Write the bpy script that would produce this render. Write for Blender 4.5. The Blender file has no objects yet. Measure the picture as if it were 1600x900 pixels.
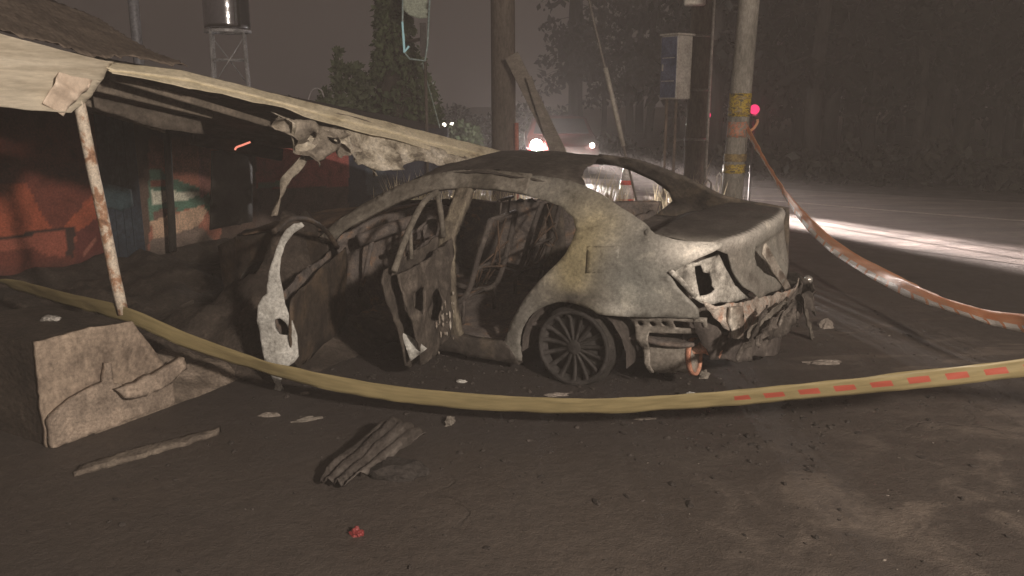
import bpy, bmesh, math, random
from mathutils import Vector, Matrix, noise
from mathutils.geometry import delaunay_2d_cdt
random.seed(7)
R = math.radians
sc = bpy.context.scene
col = sc.collection

# ---------------------------------------------------------------- camera, sky, key light, exposure
FPX, PITCH, CAMH = 1300.0, R(12.6), 1.79
cam = bpy.data.cameras.new('camera'); cam_o = bpy.data.objects.new('camera', cam); col.objects.link(cam_o)
cam.sensor_width = 36; cam.lens = 36 * FPX / 1600; cam.clip_end = 600; cam.clip_start = .05
cam_o.location = (0, 0, CAMH); cam_o.rotation_euler = (R(90) - PITCH, 0, 0)
sc.camera = cam_o

w = bpy.data.worlds.new('World'); sc.world = w; w.use_nodes = True
wn, wl = w.node_tree.nodes, w.node_tree.links
bg = wn['Background']; bg.inputs['Strength'].default_value = 1.0
geo = wn.new('ShaderNodeTexCoord'); sep = wn.new('ShaderNodeSeparateXYZ'); wl.new(geo.outputs['Generated'], sep.inputs[0])
wr = wn.new('ShaderNodeValToRGB')
wr.color_ramp.elements[0].position = 0.0; wr.color_ramp.elements[0].color = (.070, .055, .050, 1)
wr.color_ramp.elements[1].position = 0.45; wr.color_ramp.elements[1].color = (.068, .051, .043, 1)
e = wr.color_ramp.elements.new(0.10); e.color = (.071, .055, .049, 1)
wl.new(sep.outputs['Z'], wr.inputs[0]); wl.new(wr.outputs[0], bg.inputs['Color'])

# the key is a warm street light behind the viewer's right shoulder
kl = bpy.data.lights.new('street_light', 'POINT'); kl.energy = 4000; kl.color = (1.0, .86, .72); kl.shadow_soft_size = .22
ko = bpy.data.objects.new('street_light', kl); col.objects.link(ko); ko.location = (3.6, -3.2, 3.95)

sc.view_settings.view_transform = 'Standard'; sc.view_settings.look = 'None'
sc.view_settings.exposure = 0.0; sc.view_settings.gamma = 1.0
sc.render.engine = 'CYCLES'
cy = sc.cycles
cy.use_denoising = True
try: cy.denoiser = 'OPENIMAGEDENOISE'
except Exception: pass
cy.volume_bounces = 0; cy.max_bounces = 6; cy.diffuse_bounces = 3; cy.glossy_bounces = 3; cy.transparent_max_bounces = 8
cy.sample_clamp_indirect = 4.0; cy.use_adaptive_sampling = False

# ---------------------------------------------------------------- helpers
def ray(x, y):
    u = (x - 800) / FPX; v = (450 - y) / FPX
    return Vector((u, math.cos(PITCH) + v * math.sin(PITCH), -math.sin(PITCH) + v * math.cos(PITCH)))
CAM = Vector((0, 0, CAMH))
def at(x, y, Y): r = ray(x, y); return CAM + r * (Y / r.y)
def gr(x, y, z=0.0): r = ray(x, y); return CAM + r * ((z - CAMH) / r.z)
def onplane(x, y, p, n): r = ray(x, y); return CAM + r * ((p - CAM).dot(n) / r.dot(n))

def tag(o, label=None, cat=None, group=None, kind=None):
    if label: o['label'] = label
    if cat: o['category'] = cat
    if group: o['group'] = group
    if kind: o['kind'] = kind
    return o
def empty(name, loc, rz=0.0, rot=None):
    o = bpy.data.objects.new(name, None); col.objects.link(o); o.location = loc
    o.rotation_euler = rot if rot else (0, 0, rz); o.empty_display_size = .2
    return o
def link(name, me, mat, parent=None, smooth=False):
    o = bpy.data.objects.new(name, me); col.objects.link(o)
    if mat is not None: me.materials.append(mat)
    if parent is not None: o.parent = parent
    if smooth:
        for p in me.polygons: p.use_smooth = True
    return o
def build(name, bm, mat, parent=None, smooth=False, recalc=True):
    if recalc: bmesh.ops.recalc_face_normals(bm, faces=bm.faces)
    me = bpy.data.meshes.new(name); bm.to_mesh(me); bm.free()
    return link(name, me, mat, parent, smooth)
def copy_tree(o, parent=None):
    c = o.copy(); col.objects.link(c); c.parent = parent
    for ch in list(o.children): copy_tree(ch, c)
    return c
def box(bm, c, s, rot=None, bevel=0.0):
    m = Matrix.Translation(Vector(c)) @ (rot.to_4x4() if rot else Matrix.Identity(4)) @ Matrix.Diagonal((s[0], s[1], s[2], 1))
    r = bmesh.ops.create_cube(bm, size=1, matrix=m)
    if bevel:
        es = list({e for v in r['verts'] for e in v.link_edges})
        bmesh.ops.bevel(bm, geom=es, offset=bevel, segments=1, affect='EDGES')
def tube(bm, pts, rad, seg=8, cap=True):
    pts = [Vector(p) for p in pts]; n = len(pts)
    rad = rad if isinstance(rad, (list, tuple)) else [rad] * n
    rings = []; up = None
    for i, p in enumerate(pts):
        t = (pts[min(i + 1, n - 1)] - pts[max(i - 1, 0)]).normalized()
        if up is None: up = t.orthogonal().normalized()
        up = (up - t * up.dot(t)).normalized(); sd_ = t.cross(up)
        rings.append([bm.verts.new(p + (up * math.cos(a) + sd_ * math.sin(a)) * rad[i]) for a in (2 * math.pi * k / seg for k in range(seg))])
    for a, b in zip(rings, rings[1:]):
        for k in range(seg): bm.faces.new((a[k], a[(k + 1) % seg], b[(k + 1) % seg], b[k]))
    if cap:
        bm.faces.new(rings[0][::-1]); bm.faces.new(rings[-1])
def lathe(bm, prof, axis='Z', seg=32, c=(0, 0, 0), closed=False):
    rings = []; c = Vector(c)
    for r_, h_ in prof:
        ring = []
        for k in range(seg):
            a = 2 * math.pi * k / seg
            v = Vector((r_ * math.cos(a), r_ * math.sin(a), h_)) if axis == 'Z' else Vector((r_ * math.cos(a), h_, r_ * math.sin(a)))
            ring.append(bm.verts.new(c + v))
        rings.append(ring)
    prs = list(zip(rings, rings[1:])) + ([(rings[-1], rings[0])] if closed else [])
    for a, b in prs:
        for k in range(seg): bm.faces.new((a[k], a[(k + 1) % seg], b[(k + 1) % seg], b[k]))
    if not closed:
        for rg in (rings[0], rings[-1]):
            try: bm.faces.new(rg)
            except ValueError: pass
def interp(x, tab):
    if x <= tab[0][0]: return tab[0][1]
    for (a, b), (c, d) in zip(tab, tab[1:]):
        if x <= c: return b + (d - b) * (x - a) / (c - a)
    return tab[-1][1]
def sm(pts, n=4, closed=False):
    """Catmull-Rom through points (tuples of any length)"""
    pts = [Vector(p) for p in pts]; N = len(pts); out = []
    for i in range(N if closed else N - 1):
        p0 = pts[(i - 1) % N] if closed or i > 0 else pts[0] * 2 - pts[1]
        p1, p2 = pts[i], pts[(i + 1) % N]
        p3 = pts[(i + 2) % N] if closed or i + 2 < N else pts[-1] * 2 - pts[-2]
        for k in range(n):
            t = k / n
            out.append(.5 * ((2 * p1) + (p2 - p0) * t + (2 * p0 - 5 * p1 + 4 * p2 - p3) * t * t + (3 * p1 - p0 - 3 * p2 + p3) * t ** 3))
    if not closed: out.append(pts[-1])
    return [tuple(p) for p in out]
def inside(p, poly):
    x, y = p; c = False; n = len(poly); j = n - 1
    for i in range(n):
        xi, yi = poly[i]; xj, yj = poly[j]
        if (yi > y) != (yj > y) and x < (xj - xi) * (y - yi) / (yj - yi) + xi: c = not c
        j = i
    return c
def dens(poly, step):
    out = []
    for a, b in zip(poly, poly[1:] + poly[:1]):
        L = math.hypot(b[0] - a[0], b[1] - a[1]); n = max(1, int(round(L / step)))
        out += [(a[0] + (b[0] - a[0]) * k / n, a[1] + (b[1] - a[1]) * k / n) for k in range(n)]
    return out
def nz(p, s, seed=0.0): return noise.noise(Vector((p[0] * s + seed * 13.7, p[1] * s - seed * 5.1, p[2] * s + seed * 3.3)))
def nzv(p, s, seed=0.0): return noise.noise_vector(Vector((p[0] * s + seed * 13.7, p[1] * s - seed * 5.1, p[2] * s + seed * 3.3)))
def panel(name, outline, fn, parent, mat, holes=(), step=.05, thick=.010, amp=.006, ns=5.0, seed=0, ragged=0.0, paint=None):
    """a sheet cut to an outline in two surface coordinates, bent onto fn(u, v), dented by noise and given thickness"""
    loops = [dens([tuple(p[:2]) for p in outline], step)] + [dens([tuple(p[:2]) for p in h], step) for h in holes]
    if ragged:
        loops = [[(p[0] + ragged * noise.noise(Vector((p[0] * 23, p[1] * 23, seed + 1.3))), p[1] + ragged * noise.noise(Vector((p[0] * 23, p[1] * 23, seed + 9.3)))) for p in l] for l in loops]
    vs, es = [], []
    for l in loops:
        s = len(vs); vs += l; es += [(s + i, s + (i + 1) % len(l)) for i in range(len(l))]
    us = [p[0] for p in loops[0]]; ws = [p[1] for p in loops[0]]
    cell = {}
    for b_ in vs: cell.setdefault((int(b_[0] // step), int(b_[1] // step)), []).append(b_)
    def clear(q):
        i, j = int(q[0] // step), int(q[1] // step)
        return all((q[0] - b[0]) ** 2 + (q[1] - b[1]) ** 2 > (step * .45) ** 2 for a_ in (-1, 0, 1) for c_ in (-1, 0, 1) for b in cell.get((i + a_, j + c_), ()))
    x = min(us) + step * .5; row = 0
    while x < max(us):
        y = min(ws) + step * (.5 + .5 * (row % 2))
        while y < max(ws):
            q = (x, y)
            if inside(q, loops[0]) and not any(inside(q, h) for h in loops[1:]) and clear(q): vs.append(q)
            y += step
        x += step * .9; row += 1
    V, E_, F_, *_ = delaunay_2d_cdt([Vector(v) for v in vs], es, [], 0, 1e-6)
    faces = []
    for f_ in F_:
        c = (sum(V[i].x for i in f_) / len(f_), sum(V[i].y for i in f_) / len(f_))
        if inside(c, loops[0]) and not any(inside(c, h) for h in loops[1:]): faces.append(list(f_))
    P = []
    for v in V:
        p = Vector(fn(v.x, v.y)); P.append(p + nzv(p, ns, seed) * amp + nzv(p, ns * 3.1, seed + 2) * amp * .35)
    me = bpy.data.meshes.new(name); me.from_pydata([tuple(p) for p in P], [], faces); me.update()
    if paint:
        at_ = me.color_attributes.new('paint', 'FLOAT_COLOR', 'POINT')
        for i, v in enumerate(V): at_.data[i].color = (*paint(v.x, v.y), 1)
    o = link(name, me, mat, parent, True)
    if thick:
        md = o.modifiers.new('thickness', 'SOLIDIFY'); md.thickness = thick; md.offset = 0
    return o

# ---------------------------------------------------------------- materials
MATS = {}
def mat(name, cols, rough=.8, metal=0.0, scale=4.0, detail=6.0, bump=.2, bscale=30.0, stretch=(1, 1, 1), spec=.3, attr=None, sharp=None, world=False, grain=.45):
    """cols: list of (position, rgb) over a noise; a second finer noise drives the bump"""
    if name in MATS: return MATS[name]
    m = bpy.data.materials.new(name); MATS[name] = m; m.use_nodes = True
    n, l = m.node_tree.nodes, m.node_tree.links
    b = n['Principled BSDF']; b.inputs['Roughness'].default_value = rough; b.inputs['Metallic'].default_value = metal
    b.inputs['Specular IOR Level'].default_value = spec
    tc = n.new('ShaderNodeTexCoord'); mp = n.new('ShaderNodeMapping'); mp.inputs['Scale'].default_value = stretch
    if world:
        g = n.new('ShaderNodeNewGeometry'); l.new(g.outputs['Position'], mp.inputs[0])
    else: l.new(tc.outputs['Object'], mp.inputs[0])
    nt = n.new('ShaderNodeTexNoise'); nt.inputs['Scale'].default_value = scale; nt.inputs['Detail'].default_value = detail; nt.inputs['Roughness'].default_value = .62
    nt.inputs['Distortion'].default_value = .4
    l.new(mp.outputs[0], nt.inputs['Vector'])
    rp = n.new('ShaderNodeValToRGB'); l.new(nt.outputs['Fac'], rp.inputs[0])
    els = rp.color_ramp.elements
    els[0].position, els[0].color = cols[0][0], (*cols[0][1], 1)
    els[1].position, els[1].color = cols[-1][0], (*cols[-1][1], 1)
    for p_, c_ in cols[1:-1]:
        e_ = els.new(p_); e_.color = (*c_, 1)
    out = rp.outputs[0]
    if attr:
        a = n.new('ShaderNodeAttribute'); a.attribute_name = attr
        mx = n.new('ShaderNodeMix'); mx.data_type = 'RGBA'; mx.blend_type = 'MULTIPLY'; mx.inputs['Factor'].default_value = 1
        l.new(a.outputs['Color'], mx.inputs['A']); l.new(out, mx.inputs['B']); out = mx.outputs['Result']
    if grain:       # fine speckle and grime over the broad colour patches
        n3 = n.new('ShaderNodeTexNoise'); n3.inputs['Scale'].default_value = scale * 7.3; n3.inputs['Detail'].default_value = 7; n3.inputs['Roughness'].default_value = .72
        l.new(mp.outputs[0], n3.inputs['Vector'])
        g3 = n.new('ShaderNodeMapRange'); g3.inputs['From Min'].default_value = .32; g3.inputs['From Max'].default_value = .68
        g3.inputs['To Min'].default_value = 1 - grain; g3.inputs['To Max'].default_value = 1 + grain * .8; l.new(n3.outputs['Fac'], g3.inputs['Value'])
        m3 = n.new('ShaderNodeMix'); m3.data_type = 'RGBA'; m3.blend_type = 'MULTIPLY'; m3.inputs['Factor'].default_value = 1
        l.new(out, m3.inputs['A']); l.new(g3.outputs[0], m3.inputs['B']); out = m3.outputs['Result']
    l.new(out, b.inputs['Base Color'])
    if bump:
        n2 = n.new('ShaderNodeTexNoise'); n2.inputs['Scale'].default_value = bscale; n2.inputs['Detail'].default_value = 8; n2.inputs['Roughness'].default_value = .65
        l.new(mp.outputs[0], n2.inputs['Vector'])
        bp = n.new('ShaderNodeBump'); bp.inputs['Strength'].default_value = bump; bp.inputs['Distance'].default_value = .02
        l.new(n2.outputs['Fac'], bp.inputs['Height']); l.new(bp.outputs[0], b.inputs['Normal'])
        rr = n.new('ShaderNodeMapRange'); rr.inputs['To Min'].default_value = max(0, rough - .18); rr.inputs['To Max'].default_value = min(1, rough + .15)
        l.new(n2.outputs['Fac'], rr.inputs['Value']); l.new(rr.outputs[0], b.inputs['Roughness'])
    return m
def emit(name, c, s):
    m = bpy.data.materials.new(name); m.use_nodes = True
    n, l = m.node_tree.nodes, m.node_tree.links
    n.remove(n['Principled BSDF']); e_ = n.new('ShaderNodeEmission'); e_.inputs[0].default_value = (*c, 1); e_.inputs[1].default_value = s
    l.new(e_.outputs[0], n['Material Output'].inputs[0]); return m

def V3(r, g, b): return (r, g, b)
SOOT = mat('soot', [(.3, (.045, .038, .036)), (.55, (.082, .070, .064)), (.75, (.16, .14, .125))], .9, 0, 5, bump=.5)
SOOT_IN = mat('charred_interior', [(.3, (.08, .070, .068)), (.5, (.13, .112, .104)), (.6, (.17, .135, .115)), (.68, (.26, .16, .105)), (.76, (.14, .12, .115))], .95, 0, 7, bump=.6)
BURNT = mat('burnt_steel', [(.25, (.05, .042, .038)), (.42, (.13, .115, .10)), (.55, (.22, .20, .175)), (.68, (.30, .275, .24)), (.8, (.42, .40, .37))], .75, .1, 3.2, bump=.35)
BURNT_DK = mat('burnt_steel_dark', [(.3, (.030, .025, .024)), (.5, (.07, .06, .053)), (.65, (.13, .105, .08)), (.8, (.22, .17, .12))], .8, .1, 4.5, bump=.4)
BARE = mat('bare_scorched_metal', [(.25, (.09, .07, .06)), (.42, (.24, .20, .17)), (.55, (.46, .42, .37)), (.7, (.62, .58, .53)), (.85, (.30, .19, .13))], .55, .35, 5, bump=.35)
ASHW = mat('ash_white_metal', [(.28, (.10, .09, .085)), (.40, (.36, .355, .335)), (.6, (.52, .52, .50)), (.8, (.40, .39, .375))], .7, .1, 7, bump=.3)
KERB = mat('grimy_kerb', [(.3, (.07, .058, .05)), (.5, (.13, .108, .09)), (.7, (.20, .17, .14))], .95, 0, 8, bump=.7)
RUST = mat('rusty_metal', [(.3, (.10, .05, .03)), (.5, (.28, .12, .06)), (.7, (.45, .24, .13))], .8, .1, 6, bump=.4)
# ---------------------------------------------------------------- ground, road, haze
def ground_mat():
    m = bpy.data.materials.new('ground_asphalt'); m.use_nodes = True
    n, l = m.node_tree.nodes, m.node_tree.links; b = n['Principled BSDF']
    tc = n.new('ShaderNodeTexCoord')
    def noi(s, d=6, r=.6, vec=None, dist=0):
        t = n.new('ShaderNodeTexNoise'); t.inputs['Scale'].default_value = s; t.inputs['Detail'].default_value = d; t.inputs['Roughness'].default_value = r
        t.inputs['Distortion'].default_value = dist
        l.new(vec or tc.outputs['Object'], t.inputs['Vector']); return t.outputs['Fac']
    def mr(x, a, b_, c=0, d=1, smooth=True):
        t = n.new('ShaderNodeMapRange'); t.inputs['From Min'].default_value = a; t.inputs['From Max'].default_value = b_
        t.inputs['To Min'].default_value = c; t.inputs['To Max'].default_value = d
        if smooth: t.interpolation_type = 'SMOOTHSTEP'
        l.new(x, t.inputs['Value']); return t.outputs[0]
    def mth(op, x, y):
        t = n.new('ShaderNodeMath'); t.operation = op
        for i, q in enumerate((x, y)):
            if isinstance(q, (int, float)): t.inputs[i].default_value = q
            else: l.new(q, t.inputs[i])
        return t.outputs[0]
    def dist(p, sx=1, sy=1):
        mp = n.new('ShaderNodeMapping'); mp.inputs['Location'].default_value = (-p[0] * sx, -p[1] * sy, 0); mp.inputs['Scale'].default_value = (sx, sy, 1)
        l.new(tc.outputs['Object'], mp.inputs[0])
        v = n.new('ShaderNodeVectorMath'); v.operation = 'LENGTH'; l.new(mp.outputs[0], v.inputs[0]); return v.outputs['Value']
    def mix(f, a, c):
        t = n.new('ShaderNodeMix'); t.data_type = 'RGBA'
        if isinstance(f, (int, float)): t.inputs['Factor'].default_value = f
        else: l.new(f, t.inputs['Factor'])
        for k, q in (('A', a), ('B', c)):
            if isinstance(q, tuple): t.inputs[k].default_value = (*q, 1)
            else: l.new(q, t.inputs[k])
        return t.outputs['Result']
    big = noi(.5, 5); mid = noi(2.2, 8, .65, dist=.6); fine = noi(28, 4, .7); grit = noi(120, 2, .5)
    base = mix(mr(big, .3, .7), (.062, .051, .045), (.092, .075, .064))
    base = mix(mr(fine, .35, .75, 0, .7), base, (.050, .042, .038))
    # pale ash and dust drifted on the asphalt
    zone = mr(dist((2.6, 3.1), .50, .62), .2, 1.35, 1, 0)
    ash = mth('MULTIPLY', zone, mr(mid, .47, .62)); ash = mth('MULTIPLY', ash, mr(fine, .30, .55, .35, 1))
    base = mix(mth('MULTIPLY', ash, .48), base, (.25, .205, .17))
    stre = n.new('ShaderNodeMapping'); stre.inputs['Scale'].default_value = (.8, 3.0, 1); l.new(tc.outputs['Object'], stre.inputs[0])
    s2 = noi(1.6, 7, .62, stre.outputs[0], .5)
    zone2 = mr(dist((3.4, 5.6), .45, .5), .2, 1.2, 1, 0)
    base = mix(mth('MULTIPLY', mth('MULTIPLY', zone2, mr(s2, .52, .66)), .55), base, (.22, .18, .15))
    # soot under and around the car
    so_ = mth('ADD', mr(dist((-.3, 5.4), .30, .50), .35, 1.1, .93, 0), 0.0)
    so_ = mth('MULTIPLY', so_, mr(mid, .25, .6, .65, 1))
    base = mix(so_, base, (.044, .037, .035))
    base = mix(mr(grit, .70, .78, 0, .35), base, (.24, .20, .175))
    l.new(base, b.inputs['Base Color'])
    b.inputs['Specular IOR Level'].default_value = .35
    l.new(mr(mid, .3, .7, .55, .85), b.inputs['Roughness'])
    lump_ = noi(9, 5, .6)
    vo = n.new('ShaderNodeTexVoronoi'); vo.feature = 'DISTANCE_TO_EDGE'; vo.inputs['Scale'].default_value = .55
    wv = n.new('ShaderNodeVectorMath'); wv.operation = 'ADD'; wn2 = n.new('ShaderNodeTexNoise'); wn2.inputs['Scale'].default_value = 1.7; wn2.inputs['Detail'].default_value = 6
    l.new(tc.outputs['Object'], wn2.inputs['Vector']); l.new(tc.outputs['Object'], wv.inputs[0]); l.new(wn2.outputs['Color'], wv.inputs[1]); l.new(wv.outputs[0], vo.inputs['Vector'])
    crack = mth('MULTIPLY', mr(vo.outputs['Distance'], .003, .010, 1, 0), mr(big, .50, .66))
    base = mix(mth('MULTIPLY', crack, .4), base, (.020, .017, .016))
    base = mix(mr(lump_, .40, .62, .18, 0), base, (.030, .025, .023))
    l.new(base, b.inputs['Base Color'])
    bp = n.new('ShaderNodeBump'); bp.inputs['Strength'].default_value = .5; bp.inputs['Distance'].default_value = .016
    l.new(mth('SUBTRACT', mth('ADD', mth('ADD', fine, mth('MULTIPLY', grit, .6)), mth('MULTIPLY', lump_, 1.6)), crack), bp.inputs['Height']); l.new(bp.outputs[0], b.inputs['Normal'])
    return m
def ground_z(x, y):
    d = max(0.0, y - 14)
    return .02 * noise.noise(Vector((x * .5, y * .5, 0))) * min(1, d / 6)
bm = bmesh.new()
xs = [-260, -140, -70, -40, -25, -16, -10, -6, -3, 0, 3, 6, 10, 16, 25, 40, 70, 140, 260]
ys = [-60, -20, -6, 0, 3, 6, 9, 12, 15, 18, 22, 28, 36, 50, 80, 140, 300]
vg = [[bm.verts.new((x, y, 0)) for x in xs] for y in ys]
for a, b_ in zip(vg, vg[1:]):
    for i in range(len(xs) - 1): bm.faces.new((a[i], a[i + 1], b_[i + 1], b_[i]))
g = build('ground', bm, ground_mat()); tag(g, 'dark sooty asphalt forecourt strewn with ash', 'ground', kind='structure')

ROADM = mat('road_asphalt', [(.34, (.06, .05, .045)), (.46, (.13, .108, .096)), (.56, (.17, .14, .125)), (.68, (.30, .25, .225))], .58, 0, 1.6, bump=.9, bscale=30, stretch=(.5, 1.6, 1), spec=.5)
LINEM = mat('road_paint', [(.35, (.30, .27, .24)), (.6, (.62, .58, .52)), (.8, (.70, .66, .60))], .7, 0, 7, bump=.2)
# the road passes behind the car and runs out to the right
near = [(-30, 18.6), (-8, 16.4), (0, 14.6), (3.2, 12.6), (5.2, 9.8), (8, 7.4), (14, 4.4), (40, -6)]
farr = [(-30, 24.5), (-8, 22.3), (0, 20.8), (5.0, 18.0), (9, 15.3), (14, 12.2), (22, 8.4), (52, -4)]
def strip(name, a, b_, z, m, parent=None):
    a, b_ = sm(a, 6), sm(b_, 6); bm = bmesh.new()
    A = [bm.verts.new((p[0], p[1], z)) for p in a]; B = [bm.verts.new((p[0], p[1], z)) for p in b_]
    for i in range(len(A) - 1): bm.faces.new((A[i], A[i + 1], B[i + 1], B[i]))
    return build(name, bm, m, parent)
def offs(a, b_, t): return [(p[0] + (q[0] - p[0]) * t, p[1] + (q[1] - p[1]) * t) for p, q in zip(a, b_)]
tag(strip('road', near, farr, .004, ROADM), 'asphalt road curving away behind the burnt car', 'road', kind='structure')
tag(strip('road_edge_line', offs(near, farr, .58), offs(near, farr, .60), .008, LINEM), 'thin white edge line along the far side of the road', 'road marking', kind='structure')

hz = bpy.data.materials.new('night_haze'); hz.use_nodes = True
n_, l_ = hz.node_tree.nodes, hz.node_tree.links; n_.remove(n_['Principled BSDF'])
pv = n_.new('ShaderNodeVolumePrincipled'); pv.inputs['Color'].default_value = (.86, .79, .75, 1)
pv.inputs['Density'].default_value = .0082; pv.inputs['Anisotropy'].default_value = -.05
l_.new(pv.outputs[0], n_['Material Output'].inputs['Volume'])
bm = bmesh.new(); box(bm, (0, 40, 10), (240, 130, 22))
tag(build('haze', bm, hz), 'thin smoky night mist over the whole place', 'haze', kind='stuff')

# ---------------------------------------------------------------- the shed (local x along its front, y inward, z up)
SQ = Vector((-2.57, 5.0, 0)); SV = Vector((.5, .8660254, 0)); NV = Vector((-.8660254, .5, 0))
def S(k, n, z): return SQ + SV * k + NV * n + Vector((0, 0, z))
def toS(p): d = Vector(p) - SQ; return (d.dot(SV), d.dot(NV), d.z)
def sp(x, y, n): return toS(onplane(x, y, S(0, n, 0), NV))      # a photo point on the plane n metres inside the front
shed = empty('roadside_shed', SQ, R(60))
tag(shed, 'burnt low roadside shed with warped metal roof and red mural wall', 'shed')
CREAM = mat('cream_sheet_metal', [(.26, (.17, .145, .11)), (.42, (.41, .365, .29)), (.6, (.55, .50, .41)), (.78, (.63, .58, .49))], .6, 0, 2.6, bump=.06, stretch=(.35, 1, 3), grain=.22)
CREAMB = mat('scorched_cream_sheet', [(.28, (.07, .06, .05)), (.40, (.24, .21, .165)), (.52, (.52, .47, .385)), (.66, (.68, .63, .55)), (.80, (.26, .23, .19))], .65, .1, 5, bump=.4)
OLDROOF = mat('weathered_corrugated_sheet', [(.3, (.07, .055, .045)), (.5, (.135, .108, .088)), (.7, (.19, .155, .125))], .85, 0, 3, bump=.5, stretch=(3, .5, 1))
DARKWOOD = mat('sooty_timber', [(.3, (.030, .024, .020)), (.55, (.062, .050, .042)), (.75, (.12, .10, .085))], .9, 0, 6, bump=.5, stretch=(1, 1, 4))
WHITERUST = mat('white_paint_on_rusty_pipe', [(.30, (.16, .08, .05)), (.42, (.38, .22, .14)), (.50, (.60, .52, .43)), (.75, (.66, .60, .52))], .6, 0, 9, bump=.3)
EDGE = [(-3.2, 2.46), (-1.6, 2.28), (-.42, 2.15), (.2, 2.035), (.83, 2.0), (2.04, 1.79), (3.33, 1.56), (5.14, 1.235), (5.6, 1.15)]
def ze(k): return interp(k, EDGE)
# verge flashing: near end is a deep fascia, beyond the post a narrow folded strip
def fas(u, v):       # u along, v 0 top .. 1 bottom; three pressed folds run along the sheet
    h = interp(u, [(-3.2, .44), (-.42, .385), (.0, .36), (.30, .31)])
    fold = .018 * (abs(((v * 3.0) % 1.0) - .5) * 2) ** 3
    return (u, -fold - .05 * v + .015 * math.sin(u * 2.3), ze(u) - h * v)
panel('fascia', [(-3.2, 0), (.28, 0), (.20, .30), (.12, .58), (.04, .80), (-.06, .98), (-.3, 1.02), (-3.2, .98)], fas, shed, CREAM, step=.04, thick=.005, amp=.006, ns=2.2, ragged=.004)
CREAMT = mat('cream_verge_sheet', [(.28, (.30, .25, .17)), (.42, (.58, .52, .38)), (.6, (.70, .63, .48)), (.78, (.76, .70, .56))], .55, 0, 3, bump=.12, stretch=(1, 1, 3), grain=.25)
def trim(u, v):
    d = interp(u, [(.2, .10), (1.5, .135), (2.6, .17), (4.0, .19), (5.3, .17)])
    return (u, .08 - .20 * v + .03 * (v > .55) + .05 * max(0, v - .75), ze(u) - d * v + .012 * math.sin(u * 5) * v * v)
panel('verge_trim', [(.22, 0), (5.25, 0), (5.3, .6), (5.0, .95), (4.2, 1.05), (3.4, .95), (2.6, 1.06), (2.2, .95), (1.8, 1.08), (1.62, .85), (1.3, 1.03), (1.05, .88), (.75, 1.06), (.45, .92), (.24, .8)], trim, shed, CREAMT, step=.045, thick=.005, amp=.006, ns=2.2, ragged=.010)
# crumpled pale flap over the top of the post
q = [sp(x, y, -.10) for x, y in [(88, 112), (112, 118), (146, 126), (140, 140), (122, 150), (107, 181), (92, 172), (72, 161), (78, 146), (80, 128)]]
fc = [sum(p[i] for p in q) / len(q) for i in (0, 2)]
panel('bent_flap', [(p[0], p[2]) for p in q], lambda u, v: (u, -.085 - .9 * max(0, .05 - abs((u - fc[0]) * .5 + (v - fc[1]) * .9)) - .25 * (v - fc[1]), v), shed,
      mat('pale_peeled_sheet', [(.3, (.55, .44, .35)), (.6, (.78, .66, .55)), (.8, (.82, .72, .62))], .5, 0, 6, bump=.15, grain=.15), step=.02, thick=.005, amp=.010, ns=6)
# upper roof of corrugated sheets above the fascia
def up_roof(u, v):   # v 0 lower edge .. 1 upper edge
    a = Vector((u, .06, ze(u) + .035)); t = (u + 1.6) / 2.47
    b_ = Vector((-1.0 + t * 2.6, 2.0, 3.02 + t * (2.50 - 3.02)))
    p = a.lerp(b_, v)
    return (p.x, p.y, p.z + .012 * math.sin(v * 2.1 * 2 * math.pi / .15) - .05 * math.sin(v * math.pi) + .02 * noise.noise(Vector((u * 3, v * 2, 4))))
panel('corrugated_roof', [(-1.6, 0), (.88, 0), (.88, .5), (.86, 1), (-1.6, 1)], up_roof, shed, OLDROOF, step=.03, thick=.006, amp=.01, ns=2.5, ragged=.02)
# collapsed main roof sheet behind the verge, seen from below
P1, P2 = S(.83, 0, ze(.83)), S(5.14, 0, ze(5.14)); pn = (P1 - CAM).cross(P2 - CAM).normalized()
def mroof(u, v):
    p = S(u, v, 0); z = CAM.z + -((p.x - CAM.x) * pn.x + (p.y - CAM.y) * pn.y) / pn.z
    return (u, v, min(z, ze(u) + .15) - .06 - .035 * v + .03 * noise.noise(Vector((u * 1.5, v * 1.5, 7))))
panel('sagging_roof_sheet', [(.25, .04), (5.2, .04), (5.6, 2.2), (5.2, 3.7), (.4, 3.7)], mroof, shed, mat('smoked_roof_sheet', [(.3, (.10, .085, .07)), (.5, (.17, .145, .12)), (.7, (.26, .22, .185))], .8, 0, 3, bump=.3), step=.12, thick=.01, amp=.03, ns=2, ragged=.03)
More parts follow.
